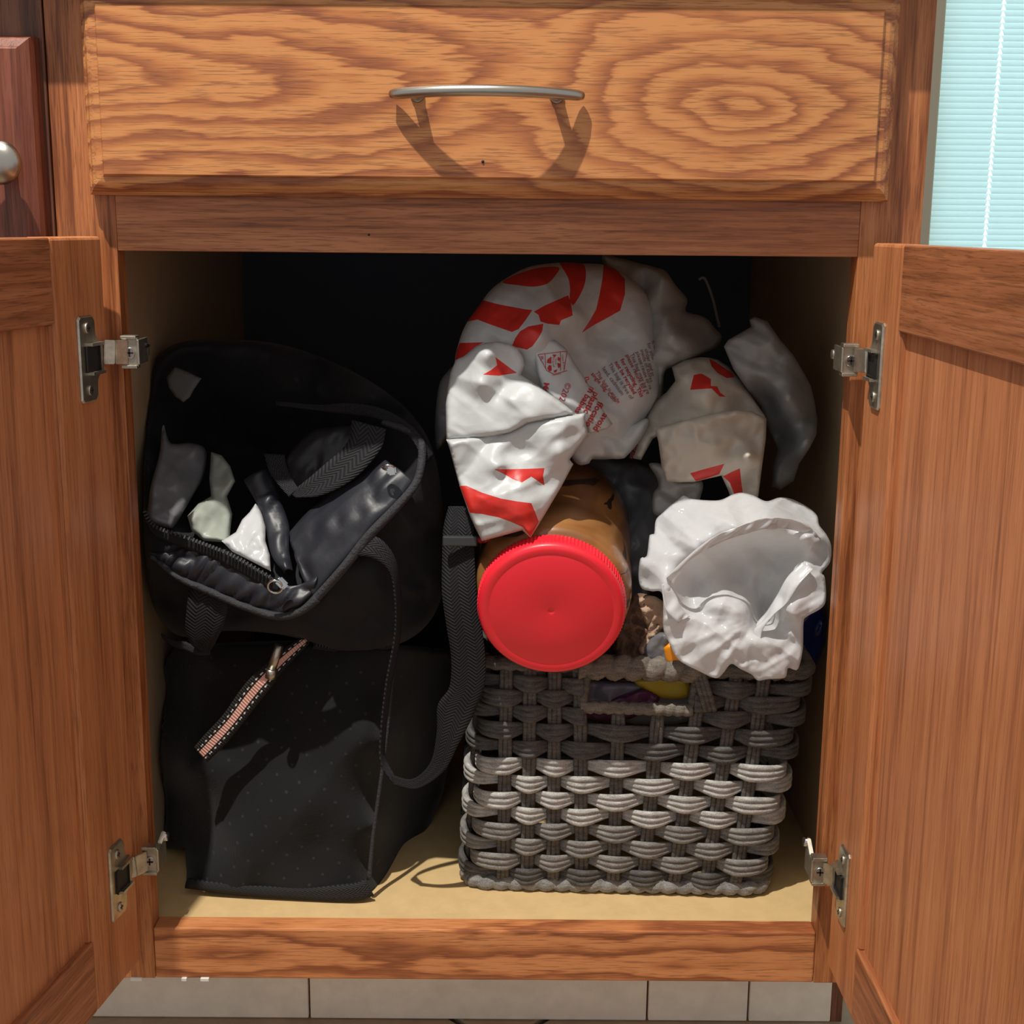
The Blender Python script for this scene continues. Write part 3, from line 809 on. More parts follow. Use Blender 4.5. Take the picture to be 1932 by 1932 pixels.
# ================================================================== BASKET
def basket():
    bk = empty('basket', (.11, .2, ZB), 'grey woven strand basket with a handle slot, standing in the cabinet on the right', 'basket')
    zlo, zhi = ZB+.004, None
    BL, BR = at(880, 1672, .074), at(1446, 1684, .062)
    TL, TR = at(905, 1246, .056), at(1532, 1266, .048)
    dep = .27
    H = lambda A, B, h: A+(B-A)*h
    def corners(h):
        a, b = H(BL, TL, h), H(BR, TR, h)
        o = .018*h
        return [a, b, Vector((b.x+.004, b.y+dep+o, b.z+.004)), Vector((a.x-.004, a.y+dep+o, a.z))]
    rc = .020
    # perimeter by arc parameter: rounded quad
    def ring(h, m=260):
        c = corners(h); pts = []; n = 4
        for i in range(4):
            p, q, r = c[i-1], c[i], c[(i+1) % 4]
            d0, d1 = (p-q).normalized(), (r-q).normalized()
            A, B = q+d0*rc, q+d1*rc
            for k in range(7):
                t = k/6; pts.append(A*(1-t)**2+q*2*t*(1-t)+B*t*t)
        return pts
    def frame_pts(h):
        pts = ring(h); out = []; L = [0]
        loop = pts+[pts[0]]
        for a, b in zip(loop, loop[1:]): L.append(L[-1]+(b-a).length)
        return loop, L
    def sample(h, s):
        """s in 0..4: 0..1 front (left to right), then right side, back, left side; continuous"""
        loop, L = frame_cache(h)
        # start (s=0) at the middle of the front-left corner arc
        i0 = 3; base = L[i0]; tot = L[-1]
        seg = [L[3], L[10], L[17], L[24], L[3]+tot]
        k = int(s) % 4; f = s-int(s); target = seg[k]+(seg[k+1]-seg[k])*f
        target %= tot
        import bisect
        j = min(max(bisect.bisect_right(L, target)-1, 0), len(loop)-2)
        t = (target-L[j])/max(L[j+1]-L[j], 1e-9)
        a, b = loop[j], loop[j+1]; d = (b-a).normalized()
        return a+(b-a)*t, Vector((d.y, -d.x, 0)).normalized()
    cache = {}
    def frame_cache(h):
        k = round(h, 4)
        if k not in cache: cache[k] = frame_pts(h)
        return cache[k]
    bot = np.array([934, 982, 1034, 1091, 1153, 1212, 1272, 1335, 1392]); top = np.array([938, 986, 1035, 1084, 1165, 1250, 1330, 1400, 1456])
    fb = (bot-870)/(1446-870); ft = (top-893)/(1540-893)
    S = []
    for a, b in zip(fb, ft): S.append((a, b))
    for side, nn in ((1, 6), (2, 9), (3, 6)):
        for k in range(nn): u = (k+.6)/(nn+.2); S.append((side+u, side+u))
    nS = len(S)
    sv = np.array([a for a, b in S])
    zr = [1283, 1308, 1337, 1368, 1401, 1434, 1466, 1497, 1527, 1557, 1588, 1617, 1645]
    hs = [(1672-y)/(1672-1246) for y in zr]
    hole_s = (.325, .655)
    # stakes
    for k, (a, b) in enumerate(S):
        h1 = .985
        cutlo = None
        if k in (4, 5): h1 = hs[2]+.012
        bm = bmesh.new()
        for c in (-1, 0, 1):
            pts = []
            for i in range(15):
                h = .0+(h1)*i/14; s = a+(b-a)*h
                p, n = sample(h, s); tdir = Vector((-n.y, n.x, 0))
                wig = .0004*math.sin(i*2.1+c*2+k)
                pts.append(p+tdir*(c*.0034+wig)+n*(.0008-.0008*abs(c)))
            bm_tube(bm, pts, .0023, 6)
        bm_out(bm, 'stake', 'stake', bk)
    # woven rows
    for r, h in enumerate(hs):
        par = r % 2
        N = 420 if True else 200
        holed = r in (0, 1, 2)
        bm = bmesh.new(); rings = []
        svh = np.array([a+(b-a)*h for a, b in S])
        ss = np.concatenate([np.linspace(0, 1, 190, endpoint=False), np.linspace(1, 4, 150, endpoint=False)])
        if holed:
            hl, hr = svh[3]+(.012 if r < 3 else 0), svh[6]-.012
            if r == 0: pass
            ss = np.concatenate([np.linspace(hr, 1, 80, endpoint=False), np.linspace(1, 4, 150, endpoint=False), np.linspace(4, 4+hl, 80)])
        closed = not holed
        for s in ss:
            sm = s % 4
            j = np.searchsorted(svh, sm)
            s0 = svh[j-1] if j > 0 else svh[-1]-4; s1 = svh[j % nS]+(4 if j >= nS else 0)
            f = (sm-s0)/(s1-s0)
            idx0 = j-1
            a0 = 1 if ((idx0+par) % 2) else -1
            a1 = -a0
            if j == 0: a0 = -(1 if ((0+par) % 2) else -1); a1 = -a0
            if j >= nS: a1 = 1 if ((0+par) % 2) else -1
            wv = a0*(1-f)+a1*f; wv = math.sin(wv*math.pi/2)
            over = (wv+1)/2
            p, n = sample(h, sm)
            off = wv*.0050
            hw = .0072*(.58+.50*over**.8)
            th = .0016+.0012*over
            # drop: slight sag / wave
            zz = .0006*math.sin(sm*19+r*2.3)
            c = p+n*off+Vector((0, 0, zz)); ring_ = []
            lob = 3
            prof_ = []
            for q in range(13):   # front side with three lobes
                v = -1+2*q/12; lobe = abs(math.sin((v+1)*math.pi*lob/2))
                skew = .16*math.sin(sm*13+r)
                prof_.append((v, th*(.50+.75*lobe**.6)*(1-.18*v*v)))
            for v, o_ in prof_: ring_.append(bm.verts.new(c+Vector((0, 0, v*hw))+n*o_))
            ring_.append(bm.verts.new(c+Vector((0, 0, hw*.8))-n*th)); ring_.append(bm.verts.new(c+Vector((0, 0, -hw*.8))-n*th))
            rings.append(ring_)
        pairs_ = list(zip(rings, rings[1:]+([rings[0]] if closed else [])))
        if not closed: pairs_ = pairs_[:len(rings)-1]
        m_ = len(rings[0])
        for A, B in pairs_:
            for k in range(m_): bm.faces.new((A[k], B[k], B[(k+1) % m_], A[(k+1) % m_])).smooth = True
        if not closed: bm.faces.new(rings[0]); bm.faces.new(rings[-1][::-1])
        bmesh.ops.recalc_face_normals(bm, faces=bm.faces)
        bm_out(bm, 'woven_strand', ('rope_dark' if r < 5 or r == 12 else 'rope_mid' if r > 8 else 'rope'), bk)  # lower rows' dimmer light put into their colour; upper rows are darker strands
    # wrapped rims
    def wrap(pts, r, name, mat, pitch=.012, amp=.16, cut=.0):
        bm = bmesh.new()
        def rf(s, t): 
            x = (s/pitch+t/6.283) % 1; return 1+1.7*amp*(abs(math.sin(math.pi*x))**.6-.6)+.05*math.sin(9*t+s*900)
        bm_tube(bm, pts, r, 18, rf, caps=True); return bm_out(bm, name, mat, bk)
    wrap([sample(.0, s)[0]+Vector((0, 0, .004)) for s in np.linspace(0.0, 3.999, 460)], .0056, 'bottom_rim', 'rope_mid', .013, .28)
    up = Vector((0, 0, .001))
    wrap([sample(.985, s)[0]+up for s in np.linspace(.0, hole_s[0]-.01, 60)], .0052, 'top_rim', 'stake', .011, .2)
    g = [sample(.985, s)[0]+Vector((0, -.001, .001)) for s in np.linspace(hole_s[0]-.03, hole_s[1]+.02, 130)]
    wrap(g, .0092, 'handle_grip', 'rope_warm', .0150, .24)
    wrap([sample(.985, s)[0]+up for s in np.linspace(hole_s[1], 3.999, 260)], .0062, 'top_rim', 'stake', .011, .2)
    hb = hs[2]+.032
    g = [sample(hb, s)[0]+Vector((0, -.001, 0)) for s in np.linspace(hole_s[0]-.012, hole_s[1]+.012, 90)]
    wrap(g, .0050, 'handle_slot_edge', 'rope_warm', .008, .16)
    for s_ in (hole_s[0]-.006, hole_s[1]+.008):
        g = [sample(h, s_+(h-hb)*.02)[0] for h in np.linspace(hb, .96, 24)]
        wrap(g, .0040, 'handle_slot_edge', 'stake', .009, .15)
    # loop strands hanging from the rim at the right of the slot and knot at the corner
    for px0, px1, w_ in ((1318, 1340, .005),):
        bm = bmesh.new()
        for c in (-1, 0, 1):
            pts = [at(px0+c*8+(px1-px0)*t, 1268+72*t, .044-.003*math.sin(math.pi*t)) for t in np.linspace(0, 1, 12)]
            bm_tube(bm, pts, .0024, 6)
        bm_out(bm, 'stake', 'stake', bk)
    return bk
basket()

# ================================================================== JAR
def jar():
    n = Vector((-.055, -math.cos(math.radians(13)), -math.sin(math.radians(13)))).normalized()   # lid face normal, towards camera
    cb = at(1040, 1153, .010)
    up = Vector((0, 0, 1)); up = (up-n*up.dot(n)).normalized(); rt = up.cross(n)*-1
    j = empty('peanut_butter_jar', tuple(cb-n*.1), 'large clear jar of brown peanut butter with a red screw lid, lying on the basket', 'jar')
    def lathe(prof_, name, mat, seg=96, ribs=None):
        bm = bmesh.new(); prev = None
        for q, (r, d) in enumerate(prof_):
            if r <= 1e-6: ring_ = [bm.verts.new(cb-n*d)]
            else:
                ring_ = []
                for i in range(seg):
                    t = 2*math.pi*i/seg; rr = r
                    if ribs and ribs[0] <= q <= ribs[1]: rr += .0007*(1 if i % 2 else -1)
                    ring_.append(bm.verts.new(cb-n*d+(rt*math.cos(t)+up*math.sin(t))*rr))
            if prev:
                for i in range(seg):
                    k = (i+1) % seg
                    if len(prev) == 1: f = bm.faces.new((prev[0], ring_[k], ring_[i]))
                    elif len(ring_) == 1: f = bm.faces.new((prev[i], prev[k], ring_[0]))
                    else: f = bm.faces.new((prev[i], prev[k], ring_[k], ring_[i]))
                    f.smooth = not (ribs and ribs[0] <= q-1 and q <= ribs[1])
            prev = ring_
        bmesh.ops.recalc_face_normals(bm, faces=bm.faces)
        return bm_out(bm, name, mat, j)
    R0 = .0568
    lathe([(0, .0010), (.0012, .0011), (.0022, .0002), (.0035, 0), (.020, 0), (.0475, 0), (.0481, .0003), (.0487, .0001), (R0-.0045, .0002), (R0-.002, .0007), (R0-.0006, .0022), (R0, .0042),
           (R0+.0002, .0055), (R0+.0006, .0160), (R0+.0002, .0170), (R0-.003, .0172), (R0-.003, .012)], 'lid', 'lid', 240, (12, 13))
    # move the body frame: local object coords for the texture follow the axis
    lathe([(R0-.004, .010), (R0-.0040, .0185), (R0+.001, .020), (.0610, .0255), (.0628, .034), (.0632, .060), (.0622, .064), (.0622, .100), (.0632, .104), (.0632, .150), (.0615, .160), (.055, .168), (.030, .166), (0, .165)], 'jar_body', 'pb', 96)
jar()

# ================================================================== BAGS
G = 'crumpled plastic bags stuffed in the cabinet'
def z3(*p): return [(800+a/3.864, 480+b/3.864) for a, b in p]
def z4(*p): return [(820+a/4.494, 600+b/4.494) for a, b in p]
def zr(*p): return [(1150+a/4.025, 480+b/4.025) for a, b in p]
def zw(*p): return [(1150+a/4.293, 900+b/4.293) for a, b in p]
def zk(*p): return [(250+a/2.972, 600+b/2.972) for a, b in p]
def c3(f, *p): return [f((a, b))[0]+(y,) for a, b, y in p]

# striped bag
sb = empty('plastic_bag', tuple(at(1030, 780, .09)), 'white shopping bag with bold curved red stripes and small red print, top of the pile', 'plastic bag', G)
lobe = Puff([(858, 690), (866, 645), (880, 610), (905, 575), (925, 548), (955, 525), (1000, 503), (1060, 495), (1100, 497), (1140, 500), (1180, 518), (1215, 548), (1236, 590), (1246, 640), (1245, 700), (1242, 745),
             (1222, 785), (1195, 830), (1170, 862), (1110, 866), (1060, 850), (1000, 800), (930, 780), (870, 760)],
            [(870, 700, .075), (900, 640, .068), (940, 600, .072), (990, 560, .085), (1060, 530, .115), (1150, 540, .13), (1200, 600, .125), (1075, 600, .080), (1010, 600, .062), (1130, 650, .118), (1080, 660, .098), (1020, 640, .050), (985, 650, .050),
             (1100, 700, .100), (1060, 720, .066), (1140, 740, .095), (1200, 720, .098), (1230, 680, .115), (1160, 800, .088), (1110, 800, .080), (1060, 780, .068), (1000, 720, .056), (960, 680, .060), (1200, 780, .10), (1160, 850, .10)],
            [('f', 11, 105, .007), ('f', 12, 48, .0032), ('r', 13, 70, .0035), ('f', 14, 22, .0011)], R=40, edge=.03, thick=.05, sp=4.2,
            prints=[(z3((575, 205), (640, 160), (780, 110), (900, 90), (985, 98), (960, 150), (900, 212), (800, 235), (690, 225)), 1, True),
                    (z3((990, 56), (1080, 52), (1150, 60), (1180, 120), (1170, 220), (1130, 310), (1085, 370), (1062, 320), (1065, 250), (1050, 170), (1010, 100)), 1, True),
                    (z3((1310, 66), (1370, 75), (1465, 180), (1465, 290), (1430, 410), (1350, 455), (1230, 520), (1150, 572), (1210, 480), (1255, 400), (1280, 290), (1300, 180)), 1, False),
                    (z3((415, 330), (550, 365), (740, 400), (790, 405), (740, 480), (690, 545), (640, 565), (480, 510), (390, 475), (315, 490)), 1, False),
                    (z3((800, 418), (880, 372), (1050, 298), (1068, 340), (1085, 445), (1000, 480), (985, 515), (900, 505), (850, 490), (835, 440)), 1, False),
                    (z3((870, 505), (862, 560), (835, 610), (790, 670), (750, 695), (690, 680), (640, 670), (665, 610), (700, 560), (760, 525)), 1, False),
                    (z3((238, 700), (262, 645), (440, 640), (380, 670), (330, 710), (280, 755), (225, 775)), 1, False)])
lobe.build('bag_body', ['white_film', 'red'], sb)
# lower layers of the same bag, below the lobe
low = Puff([(1090, 800), (1180, 800), (1222, 790), (1215, 820), (1185, 858), (1168, 866), (1120, 864), (1112, 874), (1090, 876), (1075, 850)],
           [(1100, 830, .085), (1150, 820, .095), (1200, 810, .10), (1150, 855, .09), (1095, 865, .085)], [('f', 21, 40, .004), ('f', 22, 18, .0015)], R=14, edge=.012, thick=.03, sp=4.5)
low.build('bag_hem', ['white_film'], sb)
# folded gusset with the bigger print
gus = Puff(z3((790, 690), (850, 600), (960, 625), (1040, 690), (1100, 790), (1190, 930), (1270, 1070), (1330, 1170), (1375, 1235), (1340, 1270), (1200, 1310), (1180, 1240), (1000, 1120), (860, 980), (820, 850)),
           sh(c3(z3, (800, 700, .062), (950, 650, .068), (1090, 800, .072), (1200, 960, .070), (1350, 1220, .066), (1210, 1290, .052), (1100, 1100, .050), (1000, 900, .058), (880, 850, .056), (840, 980, .050)), -.010),
           [('f', 31, 60, .0030), ('f', 32, 26, .0012)], R=10, edge=.006, thick=.010, sp=4.2, smooth=False)
gus.build('bag_fold', ['white_film'], sb)
fu = Puff(z4((178, 355), (250, 322), (350, 240), (430, 208), (550, 200), (640, 222), (705, 255), (750, 330), (765, 400), (730, 480), (900, 590), (1060, 700), (1200, 815), (1275, 812), (1000, 855), (790, 890), (700, 940), (640, 970),
             (500, 998), (400, 1012), (250, 1028), (100, 1040), (94, 740), (110, 600), (135, 460)),
          sh(c3(z4, (180, 360, .066), (430, 215, .058), (700, 260, .064), (760, 400, .060), (450, 300, .046), (300, 350, .056), (520, 380, .052), (600, 470, .058), (150, 600, .060), (400, 560, .042), (540, 520, .050), (620, 640, .046), (580, 620, .052),
             (1180, 815, .050), (900, 760, .040), (700, 700, .040), (100, 1030, .048), (400, 1000, .042), (640, 960, .040), (800, 880, .040), (1270, 812, .046)), -.024),
          [('f', 41, 95, .0042), ('f', 42, 40, .0010), ('s', 393, 24, .0010)], R=12, edge=.007, thick=.012, sp=4, smooth=False,
          prints=[(z4((410, 480), (480, 440), (530, 400), (515, 330), (530, 342), (600, 395), (655, 435), (700, 465), (600, 480), (545, 490)), 1, False)])
fu.build('folded_flap', ['white_film', 'red'], sb)
flw = Puff(z4((100, 1030), (400, 1005), (640, 962), (780, 880), (1275, 806), (1280, 880), (1298, 985), (1230, 1080), (1145, 1200), (1175, 1240), (1080, 1420), (980, 1590), (885, 1750), (812, 1862), (742, 1800), (560, 1850), (400, 1892),
              (345, 1780), (300, 1680), (210, 1420), (170, 1270), (130, 1120)),
           sh(c3(z4, (100, 1030, .046), (600, 990, .042), (1270, 850, .048), (1290, 980, .048), (1140, 1210, .046), (300, 1120, .040), (600, 1180, .042), (560, 1260, .034), (480, 1230, .034), (900, 1020, .040), (1080, 1160, .036), (820, 1130, .044), (740, 1390, .030), (580, 1310, .038),
              (900, 1420, .038), (820, 1560, .026), (540, 1520, .026), (300, 1430, .036), (740, 1790, .024), (810, 1860, .022), (640, 1700, .024), (880, 1740, .030), (400, 1890, .030), (400, 1650, .028)), -.022),
           [('f', 51, 80, .0046), ('f', 52, 36, .0014), ('s', 340, 24, .0012)], R=10, edge=.006, thick=.010, sp=4, smooth=False,
           prints=[(z4((505, 1282), (640, 1282), (800, 1278), (932, 1272), (920, 1340), (932, 1420), (820, 1345), (740, 1395), (660, 1365), (600, 1330)), 1, False),
                   (z4((212, 1422), (270, 1422), (400, 1480), (560, 1530), (700, 1555), (820, 1570), (850, 1640), (884, 1728), (850, 1790), (812, 1855), (745, 1772), (640, 1725), (540, 1690), (400, 1662), (300, 1652), (255, 1540)), 1, False)])
flw.build('folded_flap', ['white_film', 'red'], sb)
tip = Puff(z4((330, 1840), (400, 1870), (560, 1850), (480, 1890), (385, 1915), (335, 1880)), [(900, 1010, .045)], R=6, edge=.003, thick=.004, sp=5, smooth=False)
tip.build('bag_corner', ['red'], sb)
# printing on the body
L5 = lambda a, b: (1000+a/7.43, 640+b/7.43)
for txt, a, b, ang, sz, bold, ink in (
        ('single bag. Con-', 850, 490, 50, 9.6, .012, 'red_ink'), ('The bag is made', 915, 470, 54, 9.6, 0, 'red_ink'), ('lead, cadmium', 1005, 410, 54, 9.6, 0, 'brown_ink'), ('This bag is free of', 1090, 355, 57, 9.6, 0, 'brown_ink'),
        ('not be recycled', 1180, 325, 59, 9.8, .018, 'red_ink'), ('for recycling. This', 1262, 290, 61, 9.8, .018, 'red_ink'), ('please return to a', 1338, 225, 64, 9.4, .006, 'red_ink'), ('This bag may be re', 1400, 210, 67, 9.4, 0, 'brown_ink'),
        ('please reuse or re', 1480, 180, 70, 9, 0, 'brown_ink'), ('inside of stores.', 1545, 150, 73, 9, 0, 'brown_ink'), ('under and at', 1605, 140, 76, 9, 0, 'brown_ink'), ('It is for', 1700, 30, 68, 9, 0, 'red_ink'), ('for your', 1640, 60, 72, 9, 0, 'brown_ink')):
    x, y = L5(a, b); print_text(lobe, txt, x, y, ang, sz*1.15, ink, sb, bold)
for txt, a, b, ang, sz, bold in (('avoid', 1035, 1030, 124, 13.5, .02), ('ffocatio', 960, 865, 119, 13.5, .02), ('plastic', 900, 730, 118, 13.5, .02), ('m babies', 850, 655, 122, 12.5, .02), ('n.', 765, 530, 75, 12.5, .02),
                                 ('©2024', 505, 600, 112, 12.5, .0), ('Ma', 195, 600, 100, 12, .02)):
    x, y = L5(a, b); print_text(gus, txt, x, y, ang, sz*1.3, 'red_ink', sb, bold)
# recycling mark: framed shield with arrows
def decal(puff, poly, mat, parent, name='printed_mark', off=-.0006):
    P = np.array(poly, float); c = P.mean(0)
    bm = bmesh.new(); V = puff.pos(P, off); vs = [bm.verts.new(v) for v in V]
    bm.faces.new(vs[::-1]); bmesh.ops.triangulate(bm, faces=bm.faces)
    return bm_out(bm, name, mat, parent)
def stroke(puff, pts, w_, mat, parent):
    pts = [np.array(p, float) for p in dens(pts, 4, closed=False)]+[np.array(pts[-1], float)]
    bm = bmesh.new(); prev = None
    for i, p in enumerate(pts):
        d = pts[min(i+1, len(pts)-1)]-pts[max(i-1, 0)]; d = d/max(np.hypot(*d), 1e-6); nn = np.array([-d[1], d[0]])*w_/2
        a, b = [bm.verts.new(v) for v in puff.pos(np.array([p+nn, p-nn]), -.0006)]
        if prev: bm.faces.new((prev[0], prev[1], b, a))
        prev = (a, b)
    return bm_out(bm, 'printed_line', mat, parent)
stroke(gus, [L5(110, 215), L5(440, 175), L5(520, 170), L5(500, 300), L5(478, 440)], 1.1, 'red_ink', sb)
stroke(gus, [L5(110, 215), L5(180, 330), L5(235, 440), L5(340, 490), L5(430, 465), L5(525, 440)], 1.1, 'red_ink', sb)
stroke(gus, [L5(212, 205), L5(220, 420)], .9, 'red_ink', sb); stroke(gus, [L5(428, 178), L5(430, 440)], .9, 'red_ink', sb)
for pl_ in ([(300, 240), (298, 340), (238, 330), (245, 285)], [(300, 365), (305, 440), (270, 450), (240, 410), (262, 365)], [(312, 215), (372, 215), (345, 258)], [(395, 245), (425, 270), (412, 310), (385, 285)], [(385, 330), (425, 345), (420, 385), (400, 410)], [(330, 440), (385, 420), (370, 460), (340, 468)]):
    decal(gus, [L5(*q) for q in pl_], 'red_ink', sb)
print_text(gus, 'PL', *L5(140, 240), 82, 8.5, 'red_ink', sb, .01)
print_text(gus, 'Drop-off', *L5(315, 250), 88, 5.2, 'red_ink', sb, 0); print_text(gus, 'Store', *L5(350, 270), 88, 5.2, 'red_ink', sb, 0)
print_text(gus, 'Clean & Dry', *L5(440, 215), 80, 5.4, 'red_ink', sb, 0)
print_text(gus, 'how2re', *L5(315, 515), -12, 5.4, 'red_ink', sb, 0)

# grey sliver bag at the left of the striped one
b = empty('plastic_bag', tuple(at(840, 790, .10)), 'dim grey bag edge peeking out left of the striped bag', 'plastic bag', G)
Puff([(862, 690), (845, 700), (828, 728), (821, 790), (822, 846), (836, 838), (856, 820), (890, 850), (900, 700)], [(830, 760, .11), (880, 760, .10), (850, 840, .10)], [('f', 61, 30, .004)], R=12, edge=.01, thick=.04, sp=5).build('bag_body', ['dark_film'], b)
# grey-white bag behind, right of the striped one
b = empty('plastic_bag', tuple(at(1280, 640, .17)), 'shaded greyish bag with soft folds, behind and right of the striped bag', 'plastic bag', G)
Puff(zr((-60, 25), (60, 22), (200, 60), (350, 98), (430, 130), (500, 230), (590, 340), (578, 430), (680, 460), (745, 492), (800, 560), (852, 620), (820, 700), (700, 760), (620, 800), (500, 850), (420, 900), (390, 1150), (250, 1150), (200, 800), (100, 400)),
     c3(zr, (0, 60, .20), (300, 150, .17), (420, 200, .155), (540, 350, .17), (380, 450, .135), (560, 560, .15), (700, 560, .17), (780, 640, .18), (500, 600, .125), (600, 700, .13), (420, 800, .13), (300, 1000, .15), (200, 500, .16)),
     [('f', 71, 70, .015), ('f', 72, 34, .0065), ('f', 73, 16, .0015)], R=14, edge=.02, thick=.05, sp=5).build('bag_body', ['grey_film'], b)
# red marked bag
rb = empty('plastic_bag', tuple(at(1340, 800, .12)), 'cream folded bag with small red patches above the translucent white bag', 'plastic bag', G)
up_ = Puff(zr((470, 850), (560, 795), (700, 780), (760, 785), (820, 800), (900, 850), (1000, 960), (1100, 1110), (1180, 1225), (1185, 1260), (1000, 1240), (700, 1290), (420, 1350), (330, 1400), (240, 1560), (150, 1545), (200, 1350), (330, 1120), (430, 1050), (500, 960)),
      c3(zr, (520, 840, .13), (700, 820, .125), (900, 900, .125), (560, 950, .105), (780, 980, .088), (640, 1100, .085), (900, 1080, .095), (1050, 1150, .115), (800, 1200, .080), (500, 1200, .10), (360, 1250, .12), (1170, 1240, .10), (440, 1060, .12), (250, 1450, .11), (170, 1530, .12)),
      [('f', 81, 60, .006), ('f', 82, 26, .0022), ('r', 83, 44, .003)], R=14, edge=.012, thick=.05, sp=4.5, smooth=False,
      prints=[(zr((640, 915), (700, 905), (770, 945), (770, 998), (818, 1003), (840, 1050), (885, 1082), (835, 1078), (775, 1018), (612, 1028)), 1, False),
              (zr((755, 790), (810, 820), (870, 860), (930, 900), (950, 932), (890, 940), (820, 900), (775, 850)), 1, False)])
up_.build('bag_body', ['beige_film', 'red'], rb)
lo_ = Puff(zr((342, 1318), (520, 1272), (700, 1228), (830, 1200), (960, 1183), (1080, 1190), (1192, 1245), (1188, 1400), (1165, 1560), (1140, 1760), (1125, 1870), (1040, 1890), (930, 1880), (900, 1790), (850, 1680), (760, 1700), (640, 1728), (520, 1730), (430, 1722), (395, 1610), (370, 1420)),
      c3(zr, (345, 1320, .082), (700, 1235, .072), (960, 1190, .075), (1185, 1250, .090), (600, 1450, .068), (450, 1650, .075), (800, 1400, .062), (930, 1470, .075), (1060, 1530, .058), (900, 1560, .068), (1100, 1420, .085), (1090, 1650, .080), (700, 1650, .070), (960, 1750, .088), (1100, 1820, .085)),
      [('f', 91, 60, .005), ('f', 92, 24, .0018), ('r', 93, 40, .003)], R=9, edge=.006, thick=.015, sp=4.5, smooth=False,
      prints=[(zr((612, 1662), (740, 1625), (872, 1590), (835, 1668), (740, 1700), (655, 1722)), 1, False), (zr((862, 1685), (930, 1650), (990, 1625), (1000, 1720), (1012, 1812), (945, 1818), (915, 1735)), 1, False)])
lo_.build('folded_flap', ['beige_film', 'red'], rb)
print_text(up_, 'ocatio', *zr((172, 1560))[0], -70, 13, 'red_ink', rb, .02)
# grey bag at far right
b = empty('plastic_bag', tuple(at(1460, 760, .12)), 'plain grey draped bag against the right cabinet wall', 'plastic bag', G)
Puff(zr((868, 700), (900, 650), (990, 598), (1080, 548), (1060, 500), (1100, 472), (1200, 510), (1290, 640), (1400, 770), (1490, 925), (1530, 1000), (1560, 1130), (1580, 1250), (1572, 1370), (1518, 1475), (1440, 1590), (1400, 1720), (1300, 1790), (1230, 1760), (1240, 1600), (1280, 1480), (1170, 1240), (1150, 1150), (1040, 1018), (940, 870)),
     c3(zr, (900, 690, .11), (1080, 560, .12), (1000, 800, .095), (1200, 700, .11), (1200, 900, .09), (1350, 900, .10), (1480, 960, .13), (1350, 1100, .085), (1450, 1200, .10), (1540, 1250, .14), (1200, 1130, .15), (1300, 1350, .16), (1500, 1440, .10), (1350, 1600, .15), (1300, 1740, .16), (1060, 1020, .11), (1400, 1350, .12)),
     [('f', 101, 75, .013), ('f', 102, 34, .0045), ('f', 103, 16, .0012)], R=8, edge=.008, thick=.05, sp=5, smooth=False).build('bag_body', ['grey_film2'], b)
# smoky bag behind jar
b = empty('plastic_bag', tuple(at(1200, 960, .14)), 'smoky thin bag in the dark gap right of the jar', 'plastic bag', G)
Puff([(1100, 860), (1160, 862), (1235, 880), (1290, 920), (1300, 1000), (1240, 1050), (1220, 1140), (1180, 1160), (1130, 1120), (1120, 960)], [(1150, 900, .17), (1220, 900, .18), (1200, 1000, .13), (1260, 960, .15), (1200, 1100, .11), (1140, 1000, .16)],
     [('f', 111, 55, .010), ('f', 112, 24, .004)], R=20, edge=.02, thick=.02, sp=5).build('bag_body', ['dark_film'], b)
b = empty('plastic_bag', tuple(at(1280, 930, .10)), 'small crumpled white bag tucked between the cream bag and the translucent bag', 'plastic bag', G)
Puff(zr((300, 1590), (420, 1600), (520, 1700), (700, 1720), (690, 1850), (640, 1960), (420, 1990), (330, 1960), (330, 1820), (370, 1760), (355, 1690)), c3(zr, (350, 1640, .11), (600, 1760, .10), (420, 1820, .10), (650, 1900, .10), (380, 1930, .10)),
     [('f', 121, 36, .007), ('f', 122, 16, .002)], R=12, edge=.012, thick=.03, sp=4.5).build('bag_body', ['grey_film'], b)

